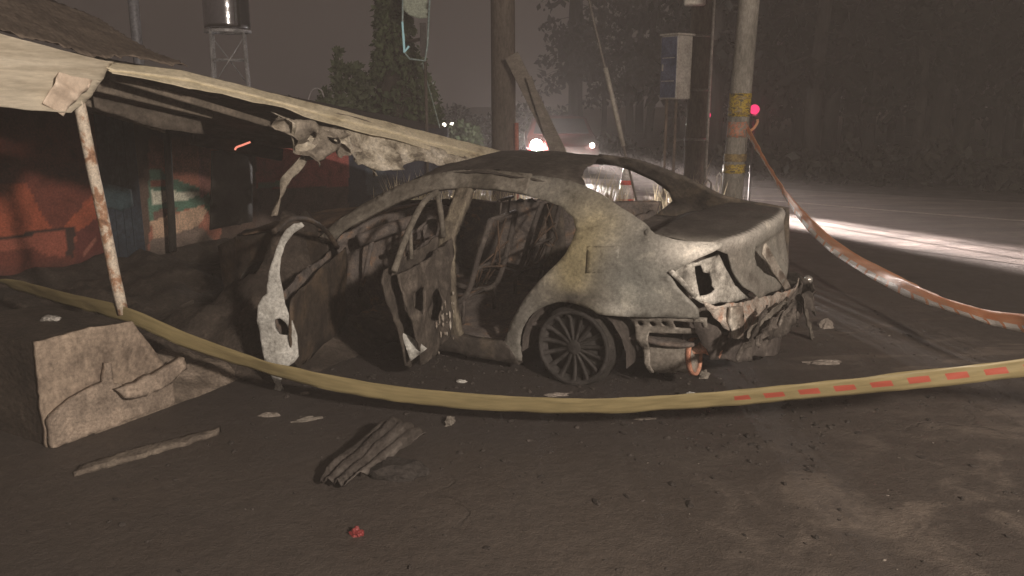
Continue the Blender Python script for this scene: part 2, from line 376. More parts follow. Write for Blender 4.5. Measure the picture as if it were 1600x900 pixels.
# back wall with the mural
NW = 3.75
def wtop(k): return 2.25 - .135 * (k - 2.6)
def pw(pts): return [(p[0], p[2]) for p in (sp(x, y, NW) for x, y in pts)]
shapes = [   # painted areas, from back to front: polygon in the photograph, laid on the wall plane
    (pw([(-400, 100), (152, 100), (152, 470), (-400, 470)]), (.16, .045, .032)),
    (pw([(-300, 290), (30, 285), (62, 345), (75, 362), (110, 330), (152, 285), (152, 350), (112, 362), (-300, 380)]), (.33, .085, .045)),
    (pw([(-300, 375), (0, 367), (105, 350), (112, 362), (100, 400), (60, 398), (40, 385), (-300, 425)]), (.31, .095, .065)),
    (pw([(110, 362), (152, 330), (152, 430), (105, 425)]), (.13, .035, .03)),
    (pw([(-300, 369), (0, 366), (106, 350), (106, 354), (0, 372), (-300, 376)]), (.035, .022, .02)),
    (pw([(92, 356), (108, 352), (104, 400), (92, 400)]), (.05, .028, .025)),
    (pw([(118, 396), (128, 380), (140, 365), (136, 378), (124, 398)]), (.30, .12, .09)),
    (pw([(222, 205), (335, 205), (335, 420), (222, 420)]), (.46, .20, .145)),
    (pw([(222, 262), (240, 262), (252, 275), (270, 282), (300, 292), (325, 306), (322, 318), (300, 322), (262, 330), (222, 345)]), (.12, .24, .185)),
    (pw([(224, 282), (250, 280), (262, 286), (240, 292), (224, 292)]), (.30, .12, .09)),
    (pw([(226, 296), (262, 298), (300, 298), (308, 302), (285, 310), (258, 313), (228, 320)]), (.70, .72, .62)),
    (pw([(228, 330), (250, 324), (268, 322), (262, 336), (230, 344)]), (.20, .13, .11)),
    (pw([(224, 345), (300, 322), (318, 322), (300, 352), (262, 366), (228, 372)]), (.64, .46, .34)),
    (pw([(224, 372), (262, 364), (300, 352), (332, 380), (332, 430), (224, 430)]), (.24, .19, .165)),
    (pw([(298, 230), (316, 230), (318, 300), (304, 310)]), (.38, .17, .15)),
    (pw([(310, 310), (336, 298), (336, 332), (322, 336), (312, 326)]), (.05, .15, .085)),
    (pw([(390, 232), (535, 225), (535, 300), (390, 300)]), (.40, .12, .11)),
    (pw([(392, 286), (430, 282), (436, 290), (392, 296)]), (.16, .24, .20)),
    (pw([(390, 294), (535, 290), (535, 420), (390, 420)]), (.14, .11, .10)),
    (pw([(535, 200), (760, 200), (760, 420), (535, 420)]), (.055, .065, .095)),
    (pw([(560, 262), (590, 258), (600, 300), (565, 305)]), (.10, .13, .17)),
]
def mural(k, z):
    c = (.12, .085, .07); kk = k + .02 * noise.noise(Vector((k * 6, z * 6, 1))); zz = z + .02 * noise.noise(Vector((k * 3, z * 3, 8)))
    for poly, cc in shapes:
        if inside((kk, zz), poly): c = cc
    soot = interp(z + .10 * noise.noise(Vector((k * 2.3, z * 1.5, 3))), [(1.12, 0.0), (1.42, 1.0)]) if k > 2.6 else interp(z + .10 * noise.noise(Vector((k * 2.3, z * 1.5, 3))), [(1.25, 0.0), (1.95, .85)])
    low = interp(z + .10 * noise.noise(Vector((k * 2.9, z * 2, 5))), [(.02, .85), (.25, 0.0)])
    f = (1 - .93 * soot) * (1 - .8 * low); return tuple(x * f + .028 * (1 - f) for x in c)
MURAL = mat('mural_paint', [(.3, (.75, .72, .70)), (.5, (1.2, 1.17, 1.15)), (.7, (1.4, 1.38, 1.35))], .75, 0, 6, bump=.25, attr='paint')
bm = bmesh.new(); cl_ = bm.verts.layers.float_color.new('paint'); gv = []
for i in range(441):
    k = -3.2 + 12.4 * i / 440; row = []
    for j in range(85):
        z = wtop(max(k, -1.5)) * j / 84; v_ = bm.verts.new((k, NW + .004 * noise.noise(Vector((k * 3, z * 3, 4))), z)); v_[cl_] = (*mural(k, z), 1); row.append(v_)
    gv.append(row)
for a, b_ in zip(gv, gv[1:]):
    for j in range(84): bm.faces.new((a[j], a[j + 1], b_[j + 1], b_[j]))
o = build('back_wall', bm, MURAL, shed, True); md = o.modifiers.new('t', 'SOLIDIFY'); md.thickness = .12; md.offset = -1
NAVY = mat('navy_blue_panel', [(.3, (.022, .028, .040)), (.5, (.036, .050, .072)), (.7, (.055, .075, .10))], .6, 0, 3, bump=.2)
q = [sp(x, y, 3.60) for x, y in [(146, 165), (222, 175), (229, 425), (150, 428)]]
bm = bmesh.new(); k0, k1, z1 = q[0][0], q[2][0], 2.2
box(bm, ((k0 + k1) / 2, 3.60, z1 / 2 + .02), (k1 - k0, .06, z1), bevel=.008)
for kx in (k0 + .12, k1 - .12, (k0 + k1) / 2): box(bm, (kx, 3.562, z1 / 2), (.05, .02, z1 - .2))
door = build('door', bm, NAVY, shed)
panel('painted_patch', [(p[0], p[2]) for p in (sp(x, y, 3.54) for x, y in [(160, 285), (205, 296), (209, 322), (190, 330), (160, 322)])], lambda u, v: (u, 3.54, v), door,
      mat('teal_patch', [(.3, (.03, .06, .075)), (.7, (.06, .10, .12))], .7, 0, 8), step=.05, thick=.006, amp=0)
q = [sp(x, y, 3.62) for x, y in [(331, 236), (393, 236), (393, 346), (328, 359)]]
panel('dark_window_board', [(p[0], p[2]) for p in q], lambda u, v: (u, 3.62, v), shed, mat('dark_board', [(.3, (.030, .027, .022)), (.7, (.055, .050, .042))], .5, 0, 2), step=.1, thick=.04, amp=.003)
# posts, purlins, hanging boards
post_foot = S(.10, .0, 0); 
def shed_post(name, foot, top, r, m, seg=10):
    a, b_ = Vector(toS(foot)), Vector(toS(top)); bm = bmesh.new()
    tube(bm, [a.lerp(b_, t) + Vector(nzv(a.lerp(b_, t), 3, 2)) * .006 for t in [i / 10 for i in range(11)]], r, seg); return build(name, bm, m, shed, True)
shed_post('leaning_post', at(193, 491, 5.04), at(121, 150, 5.02), .034, WHITERUST)
shed_post('inner_post', at(270, 392, 9.4), at(258, 150, 9.3), .042, mat('sooty_post', [(.3, (.018, .016, .014)), (.6, (.034, .030, .025)), (.78, (.08, .07, .056))], .8, 0, 7), 8)
def bar(name, a, b_, w_, h_, m, parent, loc=None):
    a, b_ = Vector(a), Vector(b_); bm = bmesh.new(); d = b_ - a
    q_ = d.to_track_quat('X', 'Z').to_matrix(); box(bm, (a + b_) / 2, (d.length, w_, h_), q_, bevel=min(w_, h_) * .12); return build(name, bm, m, parent)
def sbar(name, a, b_, w_, h_, m): return bar(name, toS(a), toS(b_), w_, h_, m, shed)
PURL = mat('brown_purlin', [(.3, (.10, .085, .07)), (.6, (.19, .16, .132)), (.8, (.27, .23, .19))], .85, 0, 5, bump=.3)
def nbar(a, b_, n, w_, h_, m): return bar('roof_beam', sp(*a, n), sp(*b_, n), w_, h_, m, shed)
nbar((150, 132), (330, 176), .32, .05, .09, PURL)
nbar((132, 160), (256, 203), .55, .05, .045, PURL)
nbar((168, 118), (432, 198), .14, .05, .05, PURL)
nbar((300, 216), (440, 242), 2.6, .06, .14, DARKWOOD)
q = [sp(x, y, .45) for x, y in [(146, 150), (250, 176), (312, 184), (318, 210), (256, 203), (148, 168)]]
panel('hanging_ceiling_board', [(p[0], p[2]) for p in q], lambda u, v: (u, .45, v), shed, mat('smoked_ceiling_board', [(.3, (.06, .05, .042)), (.55, (.11, .092, .077)), (.75, (.16, .135, .113))], .9, 0, 4, bump=.3), step=.05, thick=.010, amp=.012, ragged=.008)
# peeled and crumpled roof sheeting hanging below the verge
topc = [(425, 180), (470, 196), (520, 205), (580, 215), (640, 226), (700, 240), (745, 252)]
botc = [(437, 212), (462, 238), (500, 214), (545, 248), (590, 266), (640, 252), (706, 262), (752, 254)]
tt, bb = sm(topc, 8), sm(botc, 7)
N = min(len(tt), len(bb)); bm = bmesh.new(); rows = []
for j in range(13):
    v = j / 12; r_ = []
    for i in range(N):
        a, b_ = tt[int(i * (len(tt) - 1) / (N - 1))], bb[int(i * (len(bb) - 1) / (N - 1))]
        x = a[0] + (b_[0] - a[0]) * v; y = a[1] - 6 + (b_[1] - a[1] + 6) * v + (7 * noise.noise(Vector((i * .9, 0, 3))) if j == 12 else 0)
        k, n_2, z = sp(x, y, -.05)
        f = nz((k, z, 0), 3.0, 1) * .12 + abs(nz((k * 1.6 + z, z, 0), 5.0, 4)) * .14
        r_.append(bm.verts.new((k, -.04 - f * min(1, v * 2.5) - .05 * v, z)))
    rows.append(r_)
for a, b_ in zip(rows, rows[1:]):
    for i in range(N - 1): bm.faces.new((a[i], a[i + 1], b_[i + 1], b_[i]))
o = build('crumpled_roof_sheet', bm, CREAMB, shed, True); md = o.modifiers.new('t', 'SOLIDIFY'); md.thickness = .006
def ribbon_px(name, pts, ws, n, m, parent, amp=.03, thick=.006):
    """a torn strip of sheet hanging in the plane n metres inside the front"""
    pts = sm([(x, y, w_) for (x, y), w_ in zip(pts, ws)], 6); bm = bmesh.new(); prev = None
    for i, (x, y, w_) in enumerate(pts):
        k, _, z = sp(x, y, n); k2, _, _ = sp(x + w_, y, n)
        vs_ = []
        for t in (0, .33, .66, 1):
            kk = k + (k2 - k) * t; vs_.append(bm.verts.new((kk, n + amp * math.sin(t * 5 + i * .4) + amp * nz((kk, z, 0), 6, 2), z)))
        if prev:
            for j in range(3): bm.faces.new((prev[j], prev[j + 1], vs_[j + 1], vs_[j]))
        prev = vs_
    o = build(name, bm, m, parent, True); md = o.modifiers.new('t', 'SOLIDIFY'); md.thickness = thick; return o
TORN = mat('sooty_torn_sheet', [(.3, (.10, .085, .07)), (.46, (.24, .21, .175)), (.6, (.36, .32, .265)), (.72, (.16, .135, .11))], .7, .1, 6, bump=.4)
fl_ = [sp(x, y, -.08) for x, y in [(416, 180), (450, 188), (490, 198), (528, 208), (548, 236), (522, 246), (506, 232), (494, 238), (480, 258), (466, 246), (452, 226), (438, 214)]]
fh_ = [[(p[0], p[2]) for p in (sp(x, y, -.08) for x, y in h_)] for h_ in ([(468, 206), (482, 210), (478, 222), (466, 216)], [(500, 214), (512, 218), (508, 226), (498, 222)])]
panel('torn_flap', [(p[0], p[2]) for p in fl_], lambda u, v: (u, -.10 - .10 * abs(math.sin(u * 7 + v * 9)) - .05 * math.sin(v * 23 - u * 13), v), shed, TORN, holes=fh_, step=.022, thick=.004, amp=.035, ns=7, ragged=.014)
ribbon_px('hanging_torn_strip', [(432, 185), (448, 205), (466, 228), (478, 250)], [16, 26, 22, 10], -.06, TORN, shed)
ribbon_px('hanging_torn_strip', [(500, 200), (484, 222), (462, 246), (447, 276), (436, 300), (424, 338)], [24, 20, 17, 13, 8, 6], -.02, TORN, shed)
ribbon_px('hanging_torn_strip', [(560, 236), (572, 256), (584, 275)], [20, 14, 4], -.05, CREAMB, shed)
# a thin red streak under the roof, made as a self-glowing tube
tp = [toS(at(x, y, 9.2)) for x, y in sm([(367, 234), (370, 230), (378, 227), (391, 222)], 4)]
bm = bmesh.new(); tube(bm, tp, .011, 8); build('red_streak_tube', bm, emit('red_tube_glow', (1.0, .30, .20), 1.1), shed, True)

# ---------------------------------------------------------------- concrete block, kerb, debris by the shed
CONC = mat('fire_stained_concrete', [(.28, (.10, .075, .06)), (.42, (.22, .175, .14)), (.58, (.33, .265, .21)), (.78, (.43, .35, .28))], .9, 0, 4.2, bump=.5)
MV = Vector((.866, -.5, 0))
blk = empty('concrete_block', (-2.47, 4.13, 0), R(60)); tag(blk, 'broken pale concrete block under the foot of the leaning post', 'concrete block')
def bl(x, y, n=0.0): p = onplane(x, y, Vector((-2.472, 4.128, 0)) + NV * n, NV) - Vector((-2.47, 4.13, 0)); return (p.dot(SV), p.z)
q = [bl(x, y) for x, y in [(70, 702), (62, 620), (55, 536), (130, 515), (206, 503), (222, 522), (240, 548), (262, 580), (266, 636), (180, 668)]]
q = [(max(a, 0), max(b_, 0)) for a, b_ in q]
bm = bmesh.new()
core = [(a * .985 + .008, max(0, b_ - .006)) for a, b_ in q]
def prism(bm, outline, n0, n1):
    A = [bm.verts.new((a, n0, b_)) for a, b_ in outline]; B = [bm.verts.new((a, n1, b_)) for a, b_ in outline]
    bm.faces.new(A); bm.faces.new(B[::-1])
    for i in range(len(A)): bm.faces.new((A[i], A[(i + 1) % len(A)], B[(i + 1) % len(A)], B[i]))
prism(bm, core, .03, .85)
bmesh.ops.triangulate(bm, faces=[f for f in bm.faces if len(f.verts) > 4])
build('block_body', bm, mat('dark_block', [(.3, (.030, .024, .020)), (.55, (.060, .047, .038)), (.75, (.10, .08, .064))], .95, 0, 4, bump=.7), blk)  # core coloured darker than the front face, so top and ends are dark brown
panel('plaster_face', q, lambda u, v: (u, .012, v), blk, CONC, step=.025, thick=.03, amp=.006, ns=9, ragged=.006)
# broken plaster ridge running down across the face, and a fallen slab piece at its end
def ridge(pts, r, name, m, parent):
    pts = sm(pts, 6); bm = bmesh.new(); tube(bm, pts, [r * (.6 + .5 * abs(noise.noise(Vector(p) * 6))) for p in pts], 8)
    for v in bm.verts: v.co += nzv(v.co, 14, 2) * .012
    return build(name, bm, m, parent, True)
PLAST = mat('pale_plaster', [(.3, (.17, .135, .11)), (.5, (.27, .22, .18)), (.62, (.36, .29, .235)), (.8, (.44, .36, .295))], .9, 0, 8, bump=.5)
ql = [bl(x, y) for x, y in [(73, 698), (68, 655), (82, 640), (105, 620), (138, 602), (154, 596), (158, 566), (165, 566), (170, 598), (205, 600), (238, 590), (262, 580), (266, 634), (180, 666)]]
panel('plaster_step', [(max(a, .004), max(b_, .003)) for a, b_ in ql], lambda u, v: (u, -.026, v), blk, PLAST, step=.025, thick=.045, amp=.007, ns=9, ragged=.008)
q = [bl(x, y, -.04) for x, y in [(168, 606), (205, 590), (240, 574), (276, 556), (279, 572), (250, 596), (214, 612), (180, 618)]]
panel('slab_piece', q, lambda u, v: (u, -.05 - .05 * (v > 0) + .02 * math.sin(u * 9), v), blk, PLAST, step=.025, thick=.06, amp=.010, ns=10, ragged=.010)
rub = empty('rubble_slope', (-2.0, 5.0, 0), R(60)); tag(rub, 'slope of broken concrete and ash beside the concrete block', 'rubble', kind='stuff')
bm = bmesh.new(); NX, NY = 46, 26; gv = []
for i in range(NX):
    row = []
    for j in range(NY):
        x = -.75 + 1.45 * i / (NX - 1); y = -.10 + 1.2 * j / (NY - 1)
        h = .36 * max(0, 1 - (x + .75) / 1.5) * min(1, max(0, (y + .10) / .34)) * (1 - max(0, (y - .8) / .4) ** 2)
        h *= 1 + .5 * noise.noise(Vector((x * 5, y * 5, 2))); h += .05 * noise.noise(Vector((x * 12, y * 12, 6))) * min(1, h * 8)
        row.append(bm.verts.new((x, y, h - .012)))
    gv.append(row)
for a, b_ in zip(gv, gv[1:]):
    for j in range(NY - 1): bm.faces.new((a[j], a[j + 1], b_[j + 1], b_[j]))
build('rubble_heap', bm, mat('ashy_rubble', [(.3, (.09, .073, .06)), (.5, (.19, .155, .125)), (.7, (.31, .255, .21))], .95, 0, 7, bump=.8), rub, True)
a, b_ = gr(112, 742), gr(338, 678); d = b_ - a; kerb = empty('broken_kerb_strip', a, math.atan2(d.y, d.x)); L_ = d.length
panel('kerb_body', [(0, -.03), (L_ * .3, -.045), (L_ * .62, -.04), (L_, -.03), (L_ + .03, .02), (L_ * .7, .04), (L_ * .4, .05), (.05, .04)], lambda u, v: (u, v, .012 + .012 * noise.noise(Vector((u * 7, v * 7, 1)))), kerb, KERB, step=.025, thick=.03, amp=.008, ns=10, ragged=.014)
tag(kerb, 'narrow broken concrete kerb strip lying before the concrete block', 'kerb strip')
def lump(name, pos, size, m, label, cat, group=None, seed=0, rz=0.0, rough=.35, parent=None):
    bm = bmesh.new(); bmesh.ops.create_icosphere(bm, subdivisions=3, radius=1)
    for v in bm.verts:
        p = v.co.copy(); v.co = p * (1 + rough * nz(p, 1.6, seed) + .4 * rough * nz(p, 4.1, seed + 3))
        v.co.x *= size[0]; v.co.y *= size[1]; v.co.z = max(-.3, v.co.z) * size[2]
    o = build(name, bm, m, parent, False); o.location = (pos[0], pos[1], pos[2] + size[2] * .28); o.rotation_euler.z = rz
    if label: tag(o, label, cat, group)
    return o
FOIL = mat('crumpled_foil', [(.35, (.20, .18, .17)), (.55, (.55, .53, .50)), (.75, (.75, .73, .70))], .35, .6, 14, bump=.8, spec=.6)
p = at(82, 524, 4.6)
lump('crumpled_foil', (p.x, p.y, .574), (.055, .035, .022), FOIL, 'small crumpled foil scrap on top of the concrete block', 'foil scrap', seed=3)
# charred floor clutter in front of the mural wall
heap = empty('charred_debris_heap', S(2.6, 2.2, 0), R(60)); tag(heap, 'low black heap of charred debris inside the shed', 'debris heap', kind='stuff')
bm = bmesh.new(); NX, NY = 110, 64; gv = []
for i in range(NX):
    row = []
    for j in range(NY):
        x = -4.0 + 8.6 * i / (NX - 1); y = -3.1 + 4.6 * j / (NY - 1); e_ = min(1, (i / 6), (NX - 1 - i) / 6, j / 8, (NY - 1 - j) / 4)
        h = e_ * (.13 + .22 * noise.noise(Vector((x * .9, y * .9, 1))) + .12 * noise.noise(Vector((x * 3, y * 3, 5))) + .05 * noise.noise(Vector((x * 9, y * 9, 5))))
        h += .56 * math.exp(-((x + 1.05) / .62) ** 2 - ((y + 2.32) / .44) ** 2) * (1 + .8 * noise.noise(Vector((x * 4, y * 4, 3))))
        if y < -2.2 and x < -1.7: h *= max(0, 1 - (-1.7 - x) / .35)
        row.append(bm.verts.new((x, y, h - .01)))
    gv.append(row)
for a, b_ in zip(gv, gv[1:]):
    for j in range(NY - 1): bm.faces.new((a[j], a[j + 1], b_[j + 1], b_[j]))
build('charred_heap', bm, mat('charred_rubble', [(.3, (.028, .022, .019)), (.55, (.060, .048, .040)), (.72, (.12, .095, .078))], .95, 0, 6, bump=.9), heap, True)
beams = [((215, 470), (330, 430), 7.4, 8.2, .07, 'flat on the debris near the navy door'), ((300, 425), (410, 405), 8.4, 9.2, .05, 'lying below the dark window board'),
         ((240, 500), (300, 470), 6.6, 7.0, .05, 'short one lying just behind the concrete block'), ((330, 470), (395, 440), 7.2, 7.9, .06, 'leaning beside the open front door of the car'), ((345, 400), (400, 372), 8.8, 9.5, .04, 'thin pale one propped below the pink mural')]
for i, (a, b_, d0, d1, w_, t_) in enumerate(beams):
    o = bar('charred_timber', at(*a, d0), at(*b_, d1), w_, w_ * .7, DARKWOOD, None); tag(o, 'charred roof timber ' + t_, 'timber', 'charred timbers in the shed')
# ---------------------------------------------------------------- the burnt car (x forward from the rear axle, y left, z up)
TH = R(29.7); CO = Vector((.829, 5.889, 0))
FV = Vector((-math.cos(TH), math.sin(TH), 0)); LV = Vector((-math.sin(TH), -math.cos(TH), 0))
ROLL = R(2.6)                      # the near side sits low on its bare rims
Z3 = Vector((0, 0, 1)); CO = CO + Z3 * (.87 * math.sin(ROLL))
LH = LV.copy(); LV = LH * math.cos(ROLL) - Z3 * math.sin(ROLL); UV_ = Z3 * math.cos(ROLL) + LH * math.sin(ROLL)
car = empty('burnt_car', CO)
car.rotation_euler = (Matrix.Rotation(math.pi - TH, 4, 'Z') @ Matrix.Rotation(-ROLL, 4, 'X')).to_euler()
tag(car, 'burnt out grey sedan with open doors and stripped rear end', 'car')
def toC(p): d = Vector(p) - CO; return Vector((d.dot(FV), d.dot(LV), d.dot(UV_)))
def cY(x, y, Y): return toC(onplane(x, y, CO + LV * Y, LV))
def cX(x, y, X): return toC(onplane(x, y, CO + FV * X, FV))
WB = 2.66
def yw(x, z):
    b = interp(x, [(-1.02, .66), (-.93, .745), (-.82, .80), (-.6, .85), (-.2, .892), (.3, .895), (1.0, .885), (2.0, .885), (2.6, .882), (3.0, .84), (3.3, .76), (3.45, .66)])
    zf = interp(z, [(0, .955), (.12, .965), (.35, 1.0), (.56, 1.005), (.74, .988), (.92, .95), (1.0, .915)])
    y = b * zf
    if z > .93: y -= (z - .93) * .66 * (1 if x > -.45 else .35)
    # flared wheel arches
    for ax in (0, WB):
        d = math.hypot(x - ax, z - .22); y += .022 * math.exp(-((d - .40) / .07) ** 2) * (z > .2)
    return y
def sideL(u, v): return (u, yw(u, v), v)
def sideR(u, v): return (u, -(yw(max(u, -.74), v) + .12 * min(0, u + .74)), v)
def arch(cx, r=.375, cz=.205, a0=-10, a1=190, n=18): return [(cx + r * math.cos(R(a0 + (a1 - a0) * i / n)), cz + r * math.sin(R(a0 + (a1 - a0) * i / n))) for i in range(n + 1)]
PAINTP = mat('scorched_paint',[(.34, (.58, .57, .56)), (.41, (.88, .88, .88)), (.56, (1.0, 1.0, 1.0)), (.61, (1.25, 1.24, 1.22)), (.70, (1.40, 1.38, 1.34))], .6, .05, 7, bump=.24, attr='paint', spec=.4, grain=.36)
def qpaint(x, z):
    n1 = noise.noise(Vector((x * 3.2, z * 3.2, 2))); n2 = noise.noise(Vector((x * 8, z * 8, 5)))
    c = Vector((.215, .207, .188))
    # olive yellow blistered patch behind the door opening, grey green towards the lamp
    yv = math.exp(-(((x + .02 + .10 * n1) / .20) ** 2 + ((z - .83 + .05 * n2) / .33) ** 2)); c = c.lerp(Vector((.275, .238, .145)), min(1, yv * 1.15))
    gv_ = math.exp(-(((x + .42) / .22) ** 2 + ((z - .72) / .22) ** 2)); c = c.lerp(Vector((.205, .21, .195)), gv_ * .8)
    wv = math.exp(-(((x + .74) / .16) ** 2 + ((z - .95) / .09) ** 2)); c = c.lerp(Vector((.68, .65, .60)), min(1, wv * (1.15 + n2)))
    bv = math.exp(-(((x + .02) / .22) ** 2 + ((z - .60 + .04 * n1) / .055) ** 2)); c = c.lerp(Vector((.06, .055, .05)), min(1, bv * 1.0))
    sv = math.exp(-(((x - .30) / .2) ** 2 + ((z - .40) / .3) ** 2)); c = c.lerp(Vector((.20, .19, .175)), sv * .6)
    wl_ = math.exp(-(((x + .33) / .13) ** 2 + ((z - .565) / .03) ** 2)); c = c.lerp(Vector((.34, .33, .30)), min(1, wl_ * .8))
    dk = interp(z, [(1.05, 0), (1.3, .45)]); c = c.lerp(Vector((.11, .10, .085)), dk)
    c = c * (1 + .30 * n1 + .16 * n2); return tuple(max(.02, t) for t in c)
ar = [(x, z) for x, z in arch(0, .365, .19, 160, 0)]          # front to back over the wheel
qo = [(.16, 1.285), (-.02, 1.235), (-.20, 1.165), (-.38, 1.075), (-.50, 1.01), (-.64, .992), (-.80, .985), (-.90, .975), (-.88, .945), (-.78, .895), (-.66, .825), (-.615, .79),
      (-.66, .72), (-.74, .645), (-.79, .60), (-.80, .54), (-.66, .535), (-.52, .525), (-.385, .52)]
ao = [p for p in arch(0, .375, .19, 118, 8, 14)][::-1]
qo += [p for p in arch(0, .378, .19, 62, 158, 14)]  # arch from back to front over the wheel
qo[-1] = (-.352 * -1, .30)
qo += [(.385, .10), (.62, .10), (.56, .17), (.50, .25), (.44, .37), (.32, .56), (.18, .725), (.06, .86), (.02, .93), (.02, 1.0), (.06, 1.07), (.16, 1.125), (.32, 1.16), (.46, 1.18), (.46, 1.30)]
# fix orientation of arch part: back (-x) to front (+x)
i0 = 19; seg = qo[i0:i0 + 15]
seg2 = [(.378 * math.cos(R(a)), .19 + .378 * math.sin(R(a))) for a in [118 + 0 * k for k in range(0)]] or [(-.37 + 0, .46)] 
seg = [(.375 * math.cos(R(a)), .19 + .375 * math.sin(R(a))) for a in range(120, -1, -8)]
qo = qo[:i0] + seg + qo[i0 + 15:]
qp = panel('rear_quarter_panel', qo, sideL, car, PAINTP, step=.032, thick=.012, amp=.010, ns=5, paint=qpaint, ragged=.003)
ff = [cY(x, y, .885) for x, y in [(914, 386), (962, 386), (964, 426), (914, 427)]]
panel('fuel_flap', [(p.x, p.z) for p in ff], lambda u, v: (u, yw(u, v) + .004, v), qp, PAINTP, step=.03, thick=.006, amp=.004, ns=5, paint=qpaint)
qr = [(x, z) for x, z in qo]
panel('rear_quarter_panel', [(.16, 1.30), (-.20, 1.175), (-.50, 1.02), (-.80, .985), (-.97, .97), (-.97, .55), (-.385, .52)] + seg + [(.385, .10), (.62, .10), (.50, .25), (.44, .37), (.32, .56), (.18, .725), (.06, .86), (-.06, .96), (-.05, 1.04), (.06, 1.13), (.20, 1.205), (.34, 1.24), (.46, 1.25), (.46, 1.325)],
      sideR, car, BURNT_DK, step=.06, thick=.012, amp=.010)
# roof rail with the windscreen pillar
rail = [(.44, 1.305), (.75, 1.318), (1.05, 1.305), (1.30, 1.255), (1.52, 1.175), (1.76, 1.05), (1.95, .92), (2.10, .80), (1.98, .77), (1.86, .87), (1.66, .985), (1.44, 1.09), (1.22, 1.165), (.95, 1.205), (.70, 1.205), (.44, 1.185)]
RAILM = mat('rail_scorched', [(.3, (.07, .062, .052)), (.48, (.15, .135, .115)), (.62, (.20, .185, .16)), (.8, (.32, .295, .26))], .7, .1, 4, bump=.35)
panel('roof_rail', rail, sideL, car, RAILM, step=.035, thick=.035, amp=.008, ns=4)
railr = rail[:8] + [(1.98, .77), (1.88, .88), (1.68, 1.01), (1.46, 1.13), (1.24, 1.21), (.95, 1.255), (.70, 1.262), (.44, 1.25)]
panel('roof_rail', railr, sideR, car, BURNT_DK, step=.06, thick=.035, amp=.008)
bp_ = [(.885, 1.215), (1.01, 1.215), (1.035, .9), (1.06, .5), (1.12, .10), (.86, .10), (.90, .5), (.915, .9)]
panel('middle_pillar', bp_, lambda u, v: (u, yw(u, v) - .03, v), car, mat('pillar_scorched', [(.3, (.05, .042, .035)), (.5, (.14, .12, .095)), (.66, (.24, .21, .16)), (.8, (.34, .31, .26))], .8, .1, 9, bump=.6, stretch=(1, 1, .5)), step=.025, thick=.05, amp=.008, ns=14)
panel('middle_pillar', bp_, lambda u, v: (u, -yw(u, v) + .03, v), car, BURNT_DK, step=.06, thick=.05)
sill = [(.40, .075), (2.20, .075), (2.16, .20), (1.95, .215), (.62, .205), (.50, .24)]
panel('door_sill', sill, lambda u, v: (u, yw(u, v) - .02, v), car, BURNT_DK, step=.05, thick=.06, amp=.012)
panel('door_sill', sill, lambda u, v: (u, -yw(u, v) + .02, v), car, BURNT_DK, step=.08, thick=.06)
# front wings, bonnet, nose
fw = [(2.02, .20), (2.24, .15)] + [(WB + .375 * math.cos(R(a)), .205 + .375 * math.sin(R(a))) for a in range(188, -9, -10)] + [(3.36, .22), (3.42, .42), (3.40, .60), (3.0, .735), (2.5, .81), (2.10, .845), (2.0, .80)]
FWM = mat('wing_scorched_rust', [(.3, (.026, .021, .019)), (.5, (.055, .043, .035)), (.65, (.10, .072, .05)), (.8, (.06, .05, .045))], .8, .1, 4, bump=.4)
panel('front_wing', fw, sideL, car, FWM, step=.05, thick=.01, amp=.018, ns=4)
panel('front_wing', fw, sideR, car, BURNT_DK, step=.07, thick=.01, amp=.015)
def hood(u, v):
    z = interp(u, [(2.0, .885), (2.4, .855), (3.0, .775), (3.3, .71), (3.46, .63)]) - .06 * (v / .75) ** 2; return (u, v, z)
panel('bonnet', [(2.02, -.66), (2.02, .66), (2.6, .70), (3.1, .66), (3.36, .52), (3.46, .2), (3.46, -.2), (3.36, -.52), (3.1, -.66), (2.6, -.70)], hood, car,
      mat('bonnet_rust', [(.3, (.04, .03, .026)), (.5, (.10, .07, .052)), (.65, (.18, .12, .085)), (.8, (.11, .095, .085))], .8, .1, 4, bump=.4), step=.06, thick=.01, amp=.03, ns=2.5)
def nose(u, v): return (3.48 - .30 * (u / .75) ** 2 - .03 * abs(v - .45), u, v)
panel('front_bumper_beam', [(-.74, .20), (.74, .20), (.74, .62), (.4, .66), (-.4, .66), (-.74, .62)], nose, car, SOOT, holes=[[(-.4, .35), (.4, .35), (.4, .52), (-.4, .52)]], step=.07, thick=.03, amp=.02)
# roof and windscreen header
def roof(u, v):
    z = interp(u, [(-.02, 1.255), (.2, 1.325), (.5, 1.375), (.8, 1.392), (1.1, 1.37), (1.4, 1.29)])
    z -= .085 * (abs(v) / .6) ** 2.2 + .018 * math.exp(-((u - .75) / .25) ** 2 - ((v - .1) / .3) ** 2); return (u, v, z)
panel('roof', [(1.40, -.50), (1.42, 0), (1.40, .50), (1.1, .585), (.6, .605), (.16, .585), (.05, .52), (.17, .40), (.22, .2), (.24, 0), (.31, -.2), (.35, -.42), (.36, -.57), (.6, -.605), (1.1, -.585)], roof, car,
      mat('roof_charred', [(.3, (.028, .024, .022)), (.5, (.058, .05, .045)), (.66, (.10, .088, .078)), (.8, (.17, .15, .13))], .7, .1, 3, bump=.3), step=.05, thick=.012, amp=.012, ns=3.5, ragged=.012)
